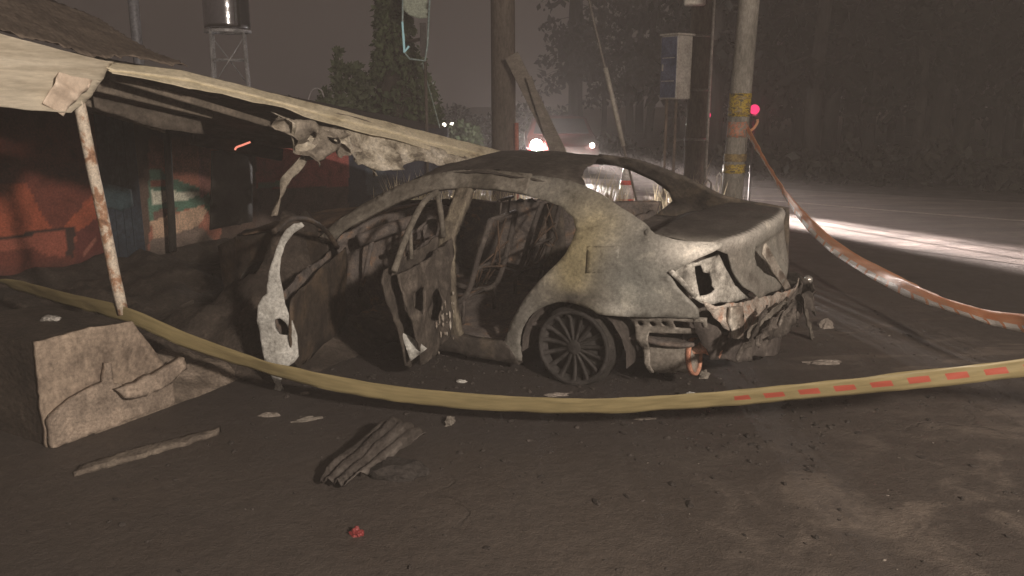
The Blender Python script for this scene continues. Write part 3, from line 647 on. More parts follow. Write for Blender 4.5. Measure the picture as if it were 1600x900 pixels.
# melted rear window header hanging
# boot lid: top and rear face as one bent sheet, u = y, v = distance along the profile
PROF = [(0, -.44, 1.005), (.20, -.64, 1.0), (.40, -.84, .99), (.50, -.945, .985), (.54, -.975, .955), (.60, -.965, .90), (.75, -.985, .755), (.90, -1.02, .61), (1.0, -1.03, .50)]
def lid(u, v):
    for a, b_ in zip(PROF, PROF[1:]):
        if v <= b_[0] or b_ is PROF[-1]:
            t = (v - a[0]) / (b_[0] - a[0]); x = a[1] + (b_[1] - a[1]) * t; z = a[2] + (b_[2] - a[2]) * t; break
    bow = .155 * (abs(u) / .74) ** 2.4 * min(1, v / .45)
    x -= .10 * max(0, -u / .75)       # the far corner is pushed back
    return (x + bow, u, z - .020 * (u / .7) ** 2 * (v < .52))
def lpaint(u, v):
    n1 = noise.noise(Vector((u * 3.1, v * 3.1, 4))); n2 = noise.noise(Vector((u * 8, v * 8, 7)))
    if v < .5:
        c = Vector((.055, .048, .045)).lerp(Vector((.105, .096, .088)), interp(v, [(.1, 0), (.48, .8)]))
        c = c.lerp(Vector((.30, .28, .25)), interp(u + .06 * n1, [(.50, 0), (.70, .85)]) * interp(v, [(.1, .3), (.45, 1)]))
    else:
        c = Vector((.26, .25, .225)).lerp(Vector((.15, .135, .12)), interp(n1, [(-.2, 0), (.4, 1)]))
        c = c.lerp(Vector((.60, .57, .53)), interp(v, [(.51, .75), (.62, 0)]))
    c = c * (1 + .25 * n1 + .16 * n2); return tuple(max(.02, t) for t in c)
def lidz(z):
    for p, q_ in zip(PROF[3:], PROF[4:]):
        if z >= q_[2]: return q_[0] + (p[0] - q_[0]) * min(1, max(0, (z - q_[2]) / (p[2] - q_[2])))
    return 1.0
CCAR = toC(CAM)
def scan(x, y, f, us):
    """where the photo ray meets a surface f(u, z) -> (X, Y): tries u values, returns (u, z)"""
    r = ray(x, y); d = Vector((r.dot(FV), r.dot(LV))); best = None
    for u in us:
        z = .75
        for _ in range(3):
            X, Y = f(u, z); e_ = Vector((X - CCAR.x, Y - CCAR.y)); z = CCAR.z + r.dot(UV_) * e_.length / d.length
        c_ = abs(e_.x * d.y - e_.y * d.x) / d.length
        if best is None or c_ < best[0]: best = (c_, u, z)
    return best[1], best[2]
def cLid(x, y):
    u, z = scan(x, y, lambda u, z: (lid(u, lidz(z))[0], u), [-.8 + 1.6 * i / 300 for i in range(301)])
    return (u, lidz(z))
lidf = lid
def lidd(u, v):
    x, y, z = lidf(u, v)
    r_ = max(abs(u + .12) / .36, abs(v - .76) / .13)
    dep = .035 * interp(r_, [(.82, 1), (1.0, 0)])
    return (x + dep, y, z)
le = [cLid(*p) for p in [(1137, 398), (1145, 424), (1160, 447), (1184, 466), (1216, 452)]]
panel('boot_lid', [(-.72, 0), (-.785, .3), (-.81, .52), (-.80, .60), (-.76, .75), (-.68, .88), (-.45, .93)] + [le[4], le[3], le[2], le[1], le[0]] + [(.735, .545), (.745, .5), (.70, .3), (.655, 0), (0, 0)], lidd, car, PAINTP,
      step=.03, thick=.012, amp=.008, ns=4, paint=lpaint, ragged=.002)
a, b_ = cX(1193, 390, -1.035), cX(1243, 474, -1.06)
def strap(name, a, b_, w_, m, parent, nrm=(-1, 0, 0), amp=.01, n=12, holes=False):
    a, b_ = Vector(a), Vector(b_); d = (b_ - a); s_ = d.cross(Vector(nrm)).normalized(); bm = bmesh.new(); pv_ = None
    for i in range(n + 1):
        t = i / n; p = a + d * t; p += nzv(p, 8, 3) * amp; ww = w_ * (1 + .25 * nz(p, 14, 1))
        vs_ = [bm.verts.new(p + s_ * ww * k_ + Vector(nrm) * (.012 if abs(k_) > .4 else 0)) for k_ in (-.5, -.4, 0, .4, .5)]
        if pv_:
            for j in range(4): bm.faces.new((pv_[j], pv_[j + 1], vs_[j + 1], vs_[j]))
        pv_ = vs_
    o = build(name, bm, m, parent, True); md = o.modifiers.new('t', 'SOLIDIFY'); md.thickness = .006; return o
strap('number_plate_trim', a, b_, .075, BARE, car, amp=.012)
# rear corner surface: u runs round the corner from the wing to the tail
CORN = [(0, -.50, .868), (.10, -.60, .855), (.22, -.715, .828), (.32, -.80, .775), (.42, -.865, .70), (.54, -.915, .59), (.66, -.950, .475), (.80, -.970, .335), (1.0, -.985, .135)]
def corner(u, v, dpt=0.0, sg=1):
    for a, b_ in zip(CORN, CORN[1:]):
        if u <= b_[0] or b_ is CORN[-1]:
            t = (u - a[0]) / (b_[0] - a[0]); p = Vector((a[1] + (b_[1] - a[1]) * t, a[2] + (b_[2] - a[2]) * t)); d = Vector((b_[1] - a[1], b_[2] - a[2])).normalized(); break
    nrm = Vector((d.y, -d.x)) ; p = p - Vector((-nrm.x, -nrm.y)) * (-dpt) if False else p + nrm * (-dpt) * -1 if False else p
    inn = Vector((-d.y, d.x)); inn = inn if inn.dot(Vector((0, 0)) - p) > 0 else -inn
    p = p + inn * dpt
    return (p.x - .05 * (.8 - v) * (u > .3), p.y * sg, v)
LAMPM = mat('lamp_socket_metal', [(.28, (.09, .085, .078)), (.40, (.30, .285, .26)), (.52, (.52, .50, .46)), (.66, (.64, .61, .57)), (.80, (.30, .28, .25))], .6, .2, 8, bump=.4)
def cC(x, y): return scan(x, y, lambda u, z: corner(u, z)[:2], [i / 300 for i in range(301)])
hs = [cC(*p) for p in [(1088, 419), (1102, 416), (1106, 428), (1118, 430), (1121, 445), (1128, 455), (1112, 463), (1097, 466), (1092, 450)]]
lampo = [cC(*p) for p in [(1044, 428), (1075, 417), (1110, 407), (1135, 401), (1146, 425), (1161, 448), (1185, 466), (1152, 474), (1125, 477), (1098, 476), (1080, 464), (1062, 446)]]
def lampf(u, v, sg=1): return corner(u, v, .055 * min(1, max(0, (u - .02) / .12)) + .006 * math.sin(u * 21) * math.sin(v * 19), sg)
panel('tail_lamp_socket', lampo, lampf, car, LAMPM, holes=[hs], step=.022, thick=.012, amp=.008, ns=9)
panel('tail_lamp_socket', lampo, lambda u, v: (lampf(u, v, -1)[0] - .09, *lampf(u, v, -1)[1:]), car, BURNT, holes=[hs], step=.04, thick=.012, amp=.008)
panel('tail_lamp_bracket', [cC(*p) for p in [(1044, 425), (1062, 443), (1086, 466), (1090, 461), (1068, 438), (1050, 421)]], lambda u, v: corner(u, v, .004), car, LAMPM, step=.02, thick=.012, amp=.004)
# pale folded crossmember below the lamps
def xm(y): return interp(abs(y), [(0, -1.0), (.4, -.985), (.6, -.955), (.75, -.885), (.83, -.79), (.86, -.66)]) - .10 * max(0, -y / .75)
def xmem(u, v): return (xm(u) - .02, u, v)
def cR(x, y): return scan(x, y, lambda u, z: (xm(u), u), [-.9 + 1.8 * i / 300 for i in range(301)])
MEMB = mat('scorched_pale_member', [(.25, (.09, .07, .06)), (.42, (.30, .25, .215)), (.52, (.52, .47, .42)), (.62, (.44, .27, .20)), (.75, (.58, .54, .49))], .5, .3, 9, bump=.4)
mo = [cR(x, y) for x, y in [(1088, 468), (1110, 478), (1135, 471), (1165, 467), (1195, 460), (1225, 448), (1246, 436), (1252, 446), (1232, 466), (1205, 486), (1176, 501), (1150, 514), (1140, 524), (1124, 525), (1118, 510), (1106, 494), (1094, 480)]]
def memf(u, v): return (xm(u) - .03 - .035 * max(0, math.sin((v - .40) * 21)) * (u < .75) + .012 * math.sin(u * 7), u, v)
panel('rear_crossmember', mo, memf, car, MEMB, step=.018, thick=.008, amp=.012, ns=6, ragged=.009)
pb = [cR(x, y) for x, y in [(1120, 478), (1138, 476), (1142, 500), (1140, 526), (1124, 526), (1118, 500)]]
panel('tow_bracket', pb, lambda u, v: (xm(u) - .075, u, v), car, BARE, step=.02, thick=.02, amp=.006, ns=9, holes=[[cR(1132, 506), cR(1136, 506), cR(1136, 515), cR(1132, 515)]])
rb = [cR(x, y) for x, y in [(1100, 502), (1150, 520), (1200, 500), (1248, 460), (1262, 470), (1255, 510), (1225, 548), (1180, 566), (1130, 562), (1098, 540)]]
panel('lower_valance', rb, lambda u, v: (xm(u) + .05 + .03 * math.sin(u * 17 + v * 11), u, v), car, SOOT, step=.04, thick=.012, amp=.03, ns=7, ragged=.02)
# inner rear panel so the tail is not see-through
panel('rear_inner_panel', [(-.74, .20), (.68, .20), (.70, .95), (-.70, .95)], lambda u, v: (-.80 + .16 * (abs(u) / .74) ** 2, u, v), car, SOOT, step=.08, thick=.02, amp=.02)
# bumper bracket frame with bolt holes beside the silencer
bk = [cY(x, y, .80) for x, y in [(984, 492), (1040, 490), (1104, 498), (1106, 526), (1096, 524), (1014, 520), (1013, 548), (1022, 582), (1016, 584), (1004, 552), (994, 520)]]
def cir(cx, cz, r, n=8): return [(cx + r * math.cos(6.2832 * k / n), cz + r * math.sin(6.2832 * k / n)) for k in range(n)]
hl = [cY(x, y, .80) for x, y in [(1000, 505), (1019, 506), (1038, 505)]]
h4 = [cY(x, y, .80) for x, y in [(1052, 500), (1098, 504), (1097, 517), (1054, 513)]]
panel('bumper_bracket', [(p.x, p.z) for p in bk], lambda u, v: (u, .80 + .02 * math.sin(v * 40) - .12 * max(0, -u - .62), v), car, mat('bracket_steel', [(.3, (.12, .105, .09)), (.5, (.25, .23, .205)), (.7, (.36, .335, .30))], .6, .2, 6, bump=.3),
      holes=[cir(p.x, p.z, .020) for p in hl] + [[(p.x, p.z) for p in h4]], step=.018, thick=.010, amp=.004)
# silencer with a heat reddened end and tail pipe
m0, m1 = cY(1016, 556, .66), cY(1084, 557, .66)
bm = bmesh.new(); ax = (m1 - m0); L_ = ax.length
prof = [(0.02, 0), (.095, .0), (.105, .02), (.105, L_ - .03), (.112, L_ - .02), (.112, L_), (.03, L_ + .005)]
lathe(bm, prof, 'Z', 28); mx_ = ax.to_track_quat('Z', 'Y').to_matrix().to_4x4(); bmesh.ops.transform(bm, matrix=Matrix.Translation(m0) @ mx_, verts=bm.verts)
sil = build('silencer', bm, mat('silencer_steel', [(.3, (.20, .18, .16)), (.5, (.34, .31, .275)), (.7, (.44, .41, .365))], .6, .1, 5, bump=.2), car, True)
bm = bmesh.new(); lathe(bm, [(.104, 0), (.118, 0), (.118, .03), (.104, .03)], 'Z', 28, closed=True); bmesh.ops.transform(bm, matrix=Matrix.Translation(m1 - ax.normalized() * .012) @ mx_, verts=bm.verts)
PINKR = mat('reddened_steel', [(.3, (.40, .17, .11)), (.5, (.58, .29, .20)), (.7, (.66, .42, .32))], .6, .2, 8, bump=.3)
build('silencer_end_ring', bm, PINKR, sil, True)
t0, t1 = m1 + Vector((.02, 0, .04)), cY(1126, 553, .60)
bm = bmesh.new(); tube(bm, sm([t0, t0.lerp(t1, .5) + Vector((0, 0, .02)), t1], 5), [.03] * 6 + [.034] * 4 + [.036], 12); build('tail_pipe', bm, PINKR, car, True)
# hanging remains of the rear bumper
HANG = mat('charred_bumper_skin', [(.3, (.028, .024, .022)), (.48, (.075, .065, .058)), (.62, (.17, .15, .135)), (.76, (.34, .31, .28))], .7, .1, 9, bump=.6)
def rag(name, u0, u1, top, bot, m, off=.0, amp=.035, seed=0, step=.03):
    ol = [(u, interp(u, top)) for u in [u0 + (u1 - u0) * i / 14 for i in range(15)]] + [(u, interp(u, bot) + .05 * noise.noise(Vector((u * 9, seed, 2)))) for u in [u1 + (u0 - u1) * i / 14 for i in range(15)]]
    return panel(name, ol, lambda u, v: (xm(u) - .05 - off - .10 * max(0, .45 - v) + .025 * math.sin(u * 7 + v * 5), u, v), car, m, step=step, thick=.008, amp=amp, ns=7, seed=seed, ragged=.015)
rag('bumper_remnant', -.90, .40, [(-.9, .40), (-.3, .46), (.4, .45)], [(-.9, .16), (-.5, .22), (-.1, .20), (.4, .30)], HANG, 0, .04, 1)
rag('bumper_remnant', -.95, -.30, [(-.95, .47), (-.3, .42)], [(-.95, .25), (-.3, .33)], HANG, .10, .05, 4)
for i, (x0, y0, x1, y1, xx, w_) in enumerate([(1248, 462, 1272, 545, -1.12, .05), (1238, 478, 1180, 532, -1.14, .06), (1228, 470, 1165, 520, -1.1, .045), (1200, 480, 1150, 560, -1.12, .04), (1262, 440, 1258, 500, -1.1, .035), (1215, 505, 1240, 470, -1.16, .03)]):
    strap('torn_bumper_strip', cX(x0, y0, xx), cX(x1, y1, xx - .02), w_, HANG if i % 2 else BURNT, car, amp=.03)
bm = bmesh.new(); p = cX(1263, 437, -1.10); lathe(bm, [(.001, -.03), (.026, -.02), (.034, 0), (.026, .02), (.001, .03)], 'Y', 14, p); tube(bm, [p, p + Vector((.14, .02, -.03))], .012, 8)
build('towing_eye', bm, mat('bright_steel', [(.4, (.45, .43, .40)), (.6, (.72, .70, .67))], .3, .7, 9, bump=.2), car, True)

# ---- inside
def fl(u, v): return (u, v, .17 + .10 * math.exp(-(v / .14) ** 2) + (.16 if u < .55 else 0) * min(1, max(0, (.6 - u) / .15)))
panel('floor_pan', [(-.75, -.78), (2.1, -.78), (2.1, .78), (-.75, .78)], fl, car, SOOT_IN, step=.07, thick=.02, amp=.03, ns=6)
panel('rear_seat_back', [(-.68, .36), (.68, .36), (.66, .90), (-.66, .90)], lambda u, v: (.16 - .22 * (v - .36), u, v), car, SOOT_IN, step=.06, thick=.04, amp=.025, ns=7)
panel('parcel_shelf', [(-.46, -.66), (.08, -.70), (.08, .70), (-.46, .66)], lambda u, v: (u, v, .905 - .05 * (u > -.2)), car, SOOT, step=.07, thick=.015, amp=.012)
panel('bulkhead', [(-.76, .15), (.76, .15), (.74, .80), (.3, .87), (-.3, .87), (-.74, .80)], lambda u, v: (2.02 - .05 * math.sin(v * 8), u, v), car, SOOT_IN, step=.08, thick=.03, amp=.03)
bm = bmesh.new(); tube(bm, sm([(1.82, -.74, .78), (1.78, -.3, .82), (1.78, .3, .82), (1.82, .74, .78)], 5), [.05] * 16, 8)
for yy in (-.55, -.1, .2, .6): tube(bm, [(1.80, yy, .80), (1.9, yy, .5), (1.98, yy, .3)], .018, 6)
build('dashboard_beam', bm, SOOT_IN, car, True)
bm = bmesh.new()
sc_ = Vector((1.50, .38, .74)); rot_ = Matrix.Rotation(R(62), 4, 'Y')
ringp = [sc_ + rot_ @ Vector((.18 * math.cos(a), .18 * math.sin(a), 0)) for a in [6.2832 * k / 24 for k in range(25)]]
tube(bm, ringp, .012, 6, False)
for a in (0.6, 2.5, 4.7): tube(bm, [sc_, sc_ + rot_ @ Vector((.18 * math.cos(a), .18 * math.sin(a), 0))], .010, 5)
tube(bm, [sc_, sc_ + Vector((.32, 0, -.12))], .02, 6); build('steering_wheel', bm, SOOT_IN, car, True)
def seat(yc):
    bm = bmesh.new()
    for s in (-.22, .22):
        tube(bm, sm([(1.42, yc + s, .36), (1.15, yc + s, .34), (.98, yc + s, .42), (.86, yc + s * .95, .75), (.78, yc + s * .8, .98)], 4), .022, 6)
        tube(bm, [(1.40, yc + s, .20), (1.40, yc + s, .36)], .015, 6); tube(bm, [(1.02, yc + s, .20), (1.0, yc + s, .40)], .015, 6)
    for x_, z_, s_ in ((1.42, .36, 1), (1.1, .345, 1), (.90, .62, .96), (.78, .98, .8)): tube(bm, [(x_, yc - .22 * s_, z_), (x_, yc + .22 * s_, z_)], .014, 6)
    for s in (-.06, .06): tube(bm, [(.78, yc + s, .98), (.76, yc + s, 1.10)], .008, 5)
    tube(bm, [(.76, yc - .1, 1.10), (.76, yc + .1, 1.10)], .012, 5)
    f_ = build('seat_frame', bm, SOOT, car, True)
    bm = bmesh.new()
    for k in range(7):
        y_ = yc + .2 * noise.noise(Vector((k * 1.7, yc, 4))) * 1.6; tube(bm, [(1.40, y_, .36), (1.2, y_ + .01, .325 + .02 * noise.noise(Vector((y_ * 9, 0, 1)))), (1.02, y_, .40)], .006, 4)
        tube(bm, [(.97, y_, .45), (.90 + .10 * noise.noise(Vector((k * 2.3, 3, 1))), y_ + .12 * noise.noise(Vector((k * 3.1, 7, 1))), .62 + .1 * noise.noise(Vector((k, 5, 5)))), (.80, yc + .18 * noise.noise(Vector((k * 4.3, 1, 9))), .60 + .35 * (k % 3) / 2)], .007, 4)
    build('seat_springs', bm, mat('rusty_springs', [(.4, (.045, .034, .028)), (.6, (.10, .065, .045))], .9, .1, 9), f_, True)
seat(.38); seat(-.38)

# ---- right side doors, shut, windows burnt out
def rdoor(o): return panel('closed_door', o, lambda u, v: (u, -yw(u, v), v), car, SOOT_IN, step=.06, thick=.05, amp=.015)
rdoor([(.98, .15), (.55, .15), (.46, .34), (.32, .58), (.10, .82), (.06, .93), (.98, .90)])
rdoor([(1.98, .16), (1.02, .15), (1.02, .90), (2.0, .82)])
# ---- left front door, swung wide open, its pale rear edge towards the viewer
def dplane(px_, py_, Yd): return toC(at(px_, py_, Yd))
hinge = Vector((1.96, .87, 0)); edge_b = toC(at(438, 560, 5.03)); dd = Vector((edge_b.x - hinge.x, edge_b.y - hinge.y, 0)); dl = dd.length; dd.normalize(); dn = Vector((-dd.y, dd.x, 0))
def dsurf(off): return lambda u, v: tuple(hinge + dd * u + dn * (off + .03 * math.sin((v - .2) * 3)) + Vector((0, 0, v)))
fd = panel('front_door', [(.02, .16), (dl - .10, .14), (dl - .03, .24), (dl, .45), (dl - .02, .64), (0, .74)], dsurf(.06), car, FWM, step=.05, thick=.012, amp=.02, ns=5)
panel('door_inner_panel', [(.02, .18), (dl - .10, .16), (dl - .03, .26), (dl - .01, .45), (dl - .03, .62), (0, .72)], dsurf(-.06), fd, SOOT_IN, step=.05, thick=.012, amp=.03, ns=6,
      holes=[cir(.35, .45, .12, 10)])
bm = bmesh.new(); tube(bm, [Vector(dsurf(0)(*q_)) for q_ in sm([(.0, .74), (.22, .92), (.50, 1.04), (.80, 1.09), (dl - .05, 1.06)], 5)], .018, 8); build('window_frame', bm, FWM, fd, True)
eo = [(404, 478), (402, 500), (406, 530), (412, 552), (420, 578), (428, 598), (436, 604), (440, 592), (446, 574), (458, 566), (466, 556), (464, 530), (456, 500), (446, 476), (441, 452), (437, 430), (440, 402), (447, 380), (458, 363), (476, 353), (473, 347), (460, 349), (448, 358), (437, 376), (429, 398), (422, 424), (417, 446), (416, 460), (411, 464)]
eh = [(430, 498), (438, 497), (446, 504), (450, 515), (447, 524), (437, 523), (430, 512)]
ep = at(430, 500, 5.03)
def E2(x, y): p = at(x, y, 5.03); return (p.x, p.z)
def edgef(u, v): p = Vector((u, 5.03, v)); p.y += .05 * abs(u - ep.x) * 2 + .012 * math.sin(v * 22) - .03 * max(0, v - .7); return tuple(toC(p))
panel('door_edge', [E2(*p) for p in eo], edgef, fd, ASHW, holes=[[E2(*p) for p in eh]], step=.016, thick=.02, amp=.006, ns=12, ragged=.003)
# ---- left rear door, open, inner side seen
hb = Vector((1.0, .87, 0)); rd_ = (FV * 0 + Vector((-.253, -.967, 0))); dd2 = Vector((rd_.dot(FV), rd_.dot(LV), 0)).normalized(); dn2 = Vector((-dd2.y, dd2.x, 0))
def d2(off): return lambda u, v: tuple(hb + dd2 * u + dn2 * (off + .03 * math.sin((v - .2) * 3)) + Vector((0, 0, v)))
OPENW = mat('open_door_scorched', [(.3, (.040, .034, .031)), (.5, (.085, .072, .062)), (.62, (.13, .11, .095)), (.76, (.22, .19, .16))], .8, .1, 7, bump=.6)
do = [(.02, .16), (.52, .14), (.60, .18), (.66, .32), (.78, .50), (.90, .68), (.93, .82), (.90, .87), (0, .90)]
rdr = panel('rear_door', do, d2(-.05), car, OPENW, step=.04, thick=.012, amp=.02, ns=5)
panel('door_inner_panel', [(u * .97 + .005, .17 + (v - .16) * .96) for u, v in do], d2(.05), rdr, OPENW, step=.035, thick=.012, amp=.03, ns=6, holes=[cir(.34, .52, .11, 10), [(.56, .52), (.72, .60), (.74, .72), (.56, .70)]])
bm = bmesh.new(); fp = [(0, .9), (.02, 1.18), (.10, 1.20), (.30, 1.175), (.52, 1.09), (.72, .98), (.88, .87)]
tube(bm, [Vector(d2(0)(*q_)) for q_ in sm(fp, 5)], .020, 8); tube(bm, [Vector(d2(0)(*q_)) for q_ in [(.60, .88), (.57, 1.06)]], .014, 6); build('window_frame', bm, RAILM, rdr, True)
panel('bent_skin_flap', [(0, 0), (.13, -.10), (.045, -.19), (.03, -.12)], lambda u, v: tuple(toC(at(625, 518, 4.98) + Vector((u * 1.3, .02 * math.sin(u * 30), v * 1.05)))), rdr, ASHW, step=.02, thick=.006, amp=.006)
bm = bmesh.new()
for k in range(26):
    p = Vector(d2(.075)(random.gauss(.22, .12), random.gauss(.36, .10))); bmesh.ops.create_icosphere(bm, subdivisions=1, radius=random.uniform(.003, .009), matrix=Matrix.Translation(p) @ Matrix.Diagonal((1, 1, random.uniform(1, 5), 1)))
tag(build('melted_drips', bm, BARE, rdr), kind='stuff')

# ---- wheels: rim with fifteen spokes, tyre burnt away to shreds
RIM = mat('charred_alloy', [(.3, (.018, .016, .015)), (.5, (.034, .031, .030)), (.7, (.066, .060, .058))], .8, .1, 6, bump=.3)
TYRE = mat('burnt_tyre', [(.35, (.022, .020, .019)), (.6, (.045, .04, .037)), (.78, (.09, .078, .07))], .95, 0, 12, bump=.9)
def wheel(x, y, sg, steer=0.0):
    wl_ = bpy.data.objects.new('wheel', None); col.objects.link(wl_); wl_.parent = car; wl_.location = (x, y, .252); wl_.rotation_euler = (R(3) * sg, 0, steer)
    bm = bmesh.new(); f_ = .0 * sg
    lathe(bm, [(.225, .02 * sg), (.248, .02 * sg), (.250, .0), (.236, -.02 * sg), (.215, -.03 * sg), (.205, -.18 * sg), (.246, -.21 * sg), (.248, -.20 * sg), (.20, -.175 * sg)], 'Y', 40, closed=True)
    lathe(bm, [(.001, .0), (.04, .004 * sg), (.055, -.02 * sg), (.055, -.06 * sg), (.001, -.06 * sg)], 'Y', 20)
    for k in range(15):
        a = 2 * math.pi * k / 15 + .1; ca, sa = math.cos(a), math.sin(a); ta = Vector((-sa, 0, ca)); pv_ = None
        for r_, wd, yy in ((.045, .010, -.008), (.12, .012, -.018), (.19, .015, -.016), (.232, .020, .006)):
            c = Vector((ca * r_, yy * sg, sa * r_)); th_ = Vector((0, -.022 * sg, 0))
            q_ = [bm.verts.new(c + ta * wd), bm.verts.new(c - ta * wd), bm.verts.new(c - ta * wd * .8 + th_), bm.verts.new(c + ta * wd * .8 + th_)]
            if pv_:
                for j in range(4): bm.faces.new((pv_[j], pv_[(j + 1) % 4], q_[(j + 1) % 4], q_[j]))
            pv_ = q_
    build('rim', bm, RIM, wl_, True)
    bm = bmesh.new(); lathe(bm, [(.01, -.045 * sg), (.205, -.045 * sg), (.205, -.07 * sg), (.01, -.07 * sg)], 'Y', 28, closed=False); build('brake_disc', bm, RIM, wl_, True)
    bm = bmesh.new(); rings = []
    for k in range(48):
        a = 2 * math.pi * k / 48; rr = .252 + (.012 if sg > 0 else .066) + (.018 if sg > 0 else .004) * noise.noise(Vector((math.cos(a) * 3, math.sin(a) * 3, x))) - (.013 if sg > 0 and math.sin(a) < -.93 else 0)
        rings.append([bm.verts.new((math.cos(a) * q0, q1 * sg, math.sin(a) * q0)) for q0, q1 in ((.238, -.01), (rr, -.03), (rr + .004, -.10), (rr, -.18), (.24, -.20))])
    for k in range(48):
        for j in range(4): bm.faces.new((rings[k][j], rings[k][j + 1], rings[(k + 1) % 48][j + 1], rings[(k + 1) % 48][j]))
    build('tyre', bm, TYRE, wl_, True)
wheel(0, .865, 1); wheel(0, -.865, -1); wheel(WB, .85, 1, .2); wheel(WB, -.85, -1, .2)
# inner wheel housings
for sg in (1, -1):
    for xx in (0, WB):
        bm = bmesh.new(); rr = []
        for k in range(13):
            a = R(-5 + 190 * k / 12); rr.append([bm.verts.new((xx + .372 * math.cos(a), yy * sg, .205 + .372 * math.sin(a))) for yy in (.88, .55)])
        for a, b_ in zip(rr, rr[1:]): bm.faces.new((a[0], a[1], b_[1], b_[0]))
        bm.faces.new([q_[1] for q_ in rr]); o = build('wheel_housing', bm, SOOT, car, True)
# ---------------------------------------------------------------- barrier tapes
def tape_mat(name, c0, c1, red, lo, hi, period, across=(.30, .72), duty=.62, trans=0.0):
    """plastic tape; printed red dashes run along it between two lengths (u in metres, v across)"""
    m = bpy.data.materials.new(name); m.use_nodes = True; n, l = m.node_tree.nodes, m.node_tree.links; b = n['Principled BSDF']
    uv = n.new('ShaderNodeUVMap'); sp_ = n.new('ShaderNodeSeparateXYZ'); l.new(uv.outputs[0], sp_.inputs[0])
    def M(op, a, c=None, d=None):
        t = n.new('ShaderNodeMath'); t.operation = op
        for i, q_ in enumerate((a, c, d)):
            if q_ is None: continue
            if isinstance(q_, (int, float)): t.inputs[i].default_value = q_
            else: l.new(q_, t.inputs[i])
        return t.outputs[0]
    u, v = sp_.outputs['X'], sp_.outputs['Y']
    fr = M('FRACT', M('MULTIPLY', M('ADD', u, M('MULTIPLY', v, .03)), 1 / period))
    msk = M('MULTIPLY', M('LESS_THAN', fr, duty), M('MULTIPLY', M('GREATER_THAN', v, across[0]), M('LESS_THAN', v, across[1])))
    msk = M('MULTIPLY', msk, M('MULTIPLY', M('GREATER_THAN', u, lo), M('LESS_THAN', u, hi)))
    nt = n.new('ShaderNodeTexNoise'); nt.inputs['Scale'].default_value = 6; nt.inputs['Detail'].default_value = 5; l.new(uv.outputs[0], nt.inputs['Vector'])
    r = n.new('ShaderNodeValToRGB'); l.new(nt.outputs['Fac'], r.inputs[0]); r.color_ramp.elements[0].position = .3; r.color_ramp.elements[1].position = .7
    r.color_ramp.elements[0].color = (*c0, 1); r.color_ramp.elements[1].color = (*c1, 1)
    mx = n.new('ShaderNodeMix'); mx.data_type = 'RGBA'; l.new(msk, mx.inputs['Factor']); l.new(r.outputs[0], mx.inputs['A']); mx.inputs['B'].default_value = (*red, 1)
    l.new(mx.outputs['Result'], b.inputs['Base Color']); b.inputs['Roughness'].default_value = .42; b.inputs['Specular IOR Level'].default_value = .4
    if trans:
        t = n.new('ShaderNodeBsdfTranslucent'); l.new(mx.outputs['Result'], t.inputs[0]); x = n.new('ShaderNodeMixShader'); x.inputs[0].default_value = trans
        l.new(b.outputs[0], x.inputs[1]); l.new(t.outputs[0], x.inputs[2]); l.new(x.outputs[0], n['Material Output'].inputs[0])
    return m
def tape(name, ctrl, width, m, twist, sub=22):
    pts = sm(ctrl, sub); bm = bmesh.new(); uvl = bm.loops.layers.uv.new('UVMap'); L = 0; prev = None; pp = None
    for i, p in enumerate(pts):
        p = Vector(p)
        if pp is not None: L += (p - pp).length
        t = (Vector(pts[min(i + 1, len(pts) - 1)]) - Vector(pts[max(i - 1, 0)])).normalized()
        side_ = t.cross(Vector((0, 0, 1))).normalized(); up = side_.cross(t)
        a = twist(L, i / (len(pts) - 1)); d = up * math.cos(a) + side_ * math.sin(a); wd = width * (1 + .06 * noise.noise(p * 3))
        nrm = t.cross(d); row = []
        for j in range(7):
            s = j / 6 - .5
            row.append((bm.verts.new(p + d * wd * s + nrm * (.004 * (1 - 4 * s * s) + .010 * abs(noise.noise(Vector((L * 3.1 + s * 1.2, s * 2, 2)))) + .007 * noise.noise(Vector((L * 9 - s * 3, s * 3, 5))))), L, j / 6))
        if prev:
            for j in range(6):
                q_ = (prev[j], prev[j + 1], row[j + 1], row[j]); f_ = bm.faces.new([x[0] for x in q_])
                for lp, x in zip(f_.loops, q_): lp[uvl].uv = (x[1], x[2])
        prev = row; pp = p
    o = build(name, bm, m, None, True, False); md = o.modifiers.new('t', 'SOLIDIFY'); md.thickness = .0015; return o
def tl(x, y, Y): return tuple(at(x, y, Y))
OLIVE = tape_mat('olive_barrier_tape', (.19, .158, .08), (.27, .22, .115), (.34, .075, .05), 7.1, 20, .165, (.34, .68), .58)
t1 = [tl(-240, 395, 6.6), tl(0, 440, 5.9), tl(100, 466, 5.4), tl(198, 492, 5.0), tl(300, 535, 4.86), tl(430, 577, 4.66), tl(560, 606, 4.50), tl(700, 624, 4.36), tl(900, 634, 4.15), tl(1100, 625, 4.0), tl(1300, 607, 3.85), tl(1450, 591, 3.74), tl(1600, 574, 3.65), tl(1800, 545, 3.5), (4.6, 2.75, .93), (6.2, 2.2, 1.35)]
o = tape('barrier_tape', t1, .092, OLIVE, lambda L, f: .25 * math.sin(L * 1.1) + 1.0 * math.exp(-((L - 1.75) / .12) ** 2) + .5 * math.exp(-((L - 4.4) / .35) ** 2))
tag(o, 'dull yellow barrier tape sagging low across in front of the burnt car', 'barrier tape')
ORANGE = tape_mat('orange_white_tape', (.95, .52, .28), (.96, .66, .44), (.97, .94, .90), 0, 20, .21, (-.01, .40), .80, .6)
t2 = [tl(1168, 203, 10.86), tl(1195, 250, 10.2), tl(1238, 318, 9.3), tl(1300, 383, 8.25), tl(1400, 442, 6.8), tl(1500, 482, 5.8), tl(1600, 505, 5.0), tl(1800, 520, 4.1), (3.15, 2.6, .72), (3.1, .6, .98)]
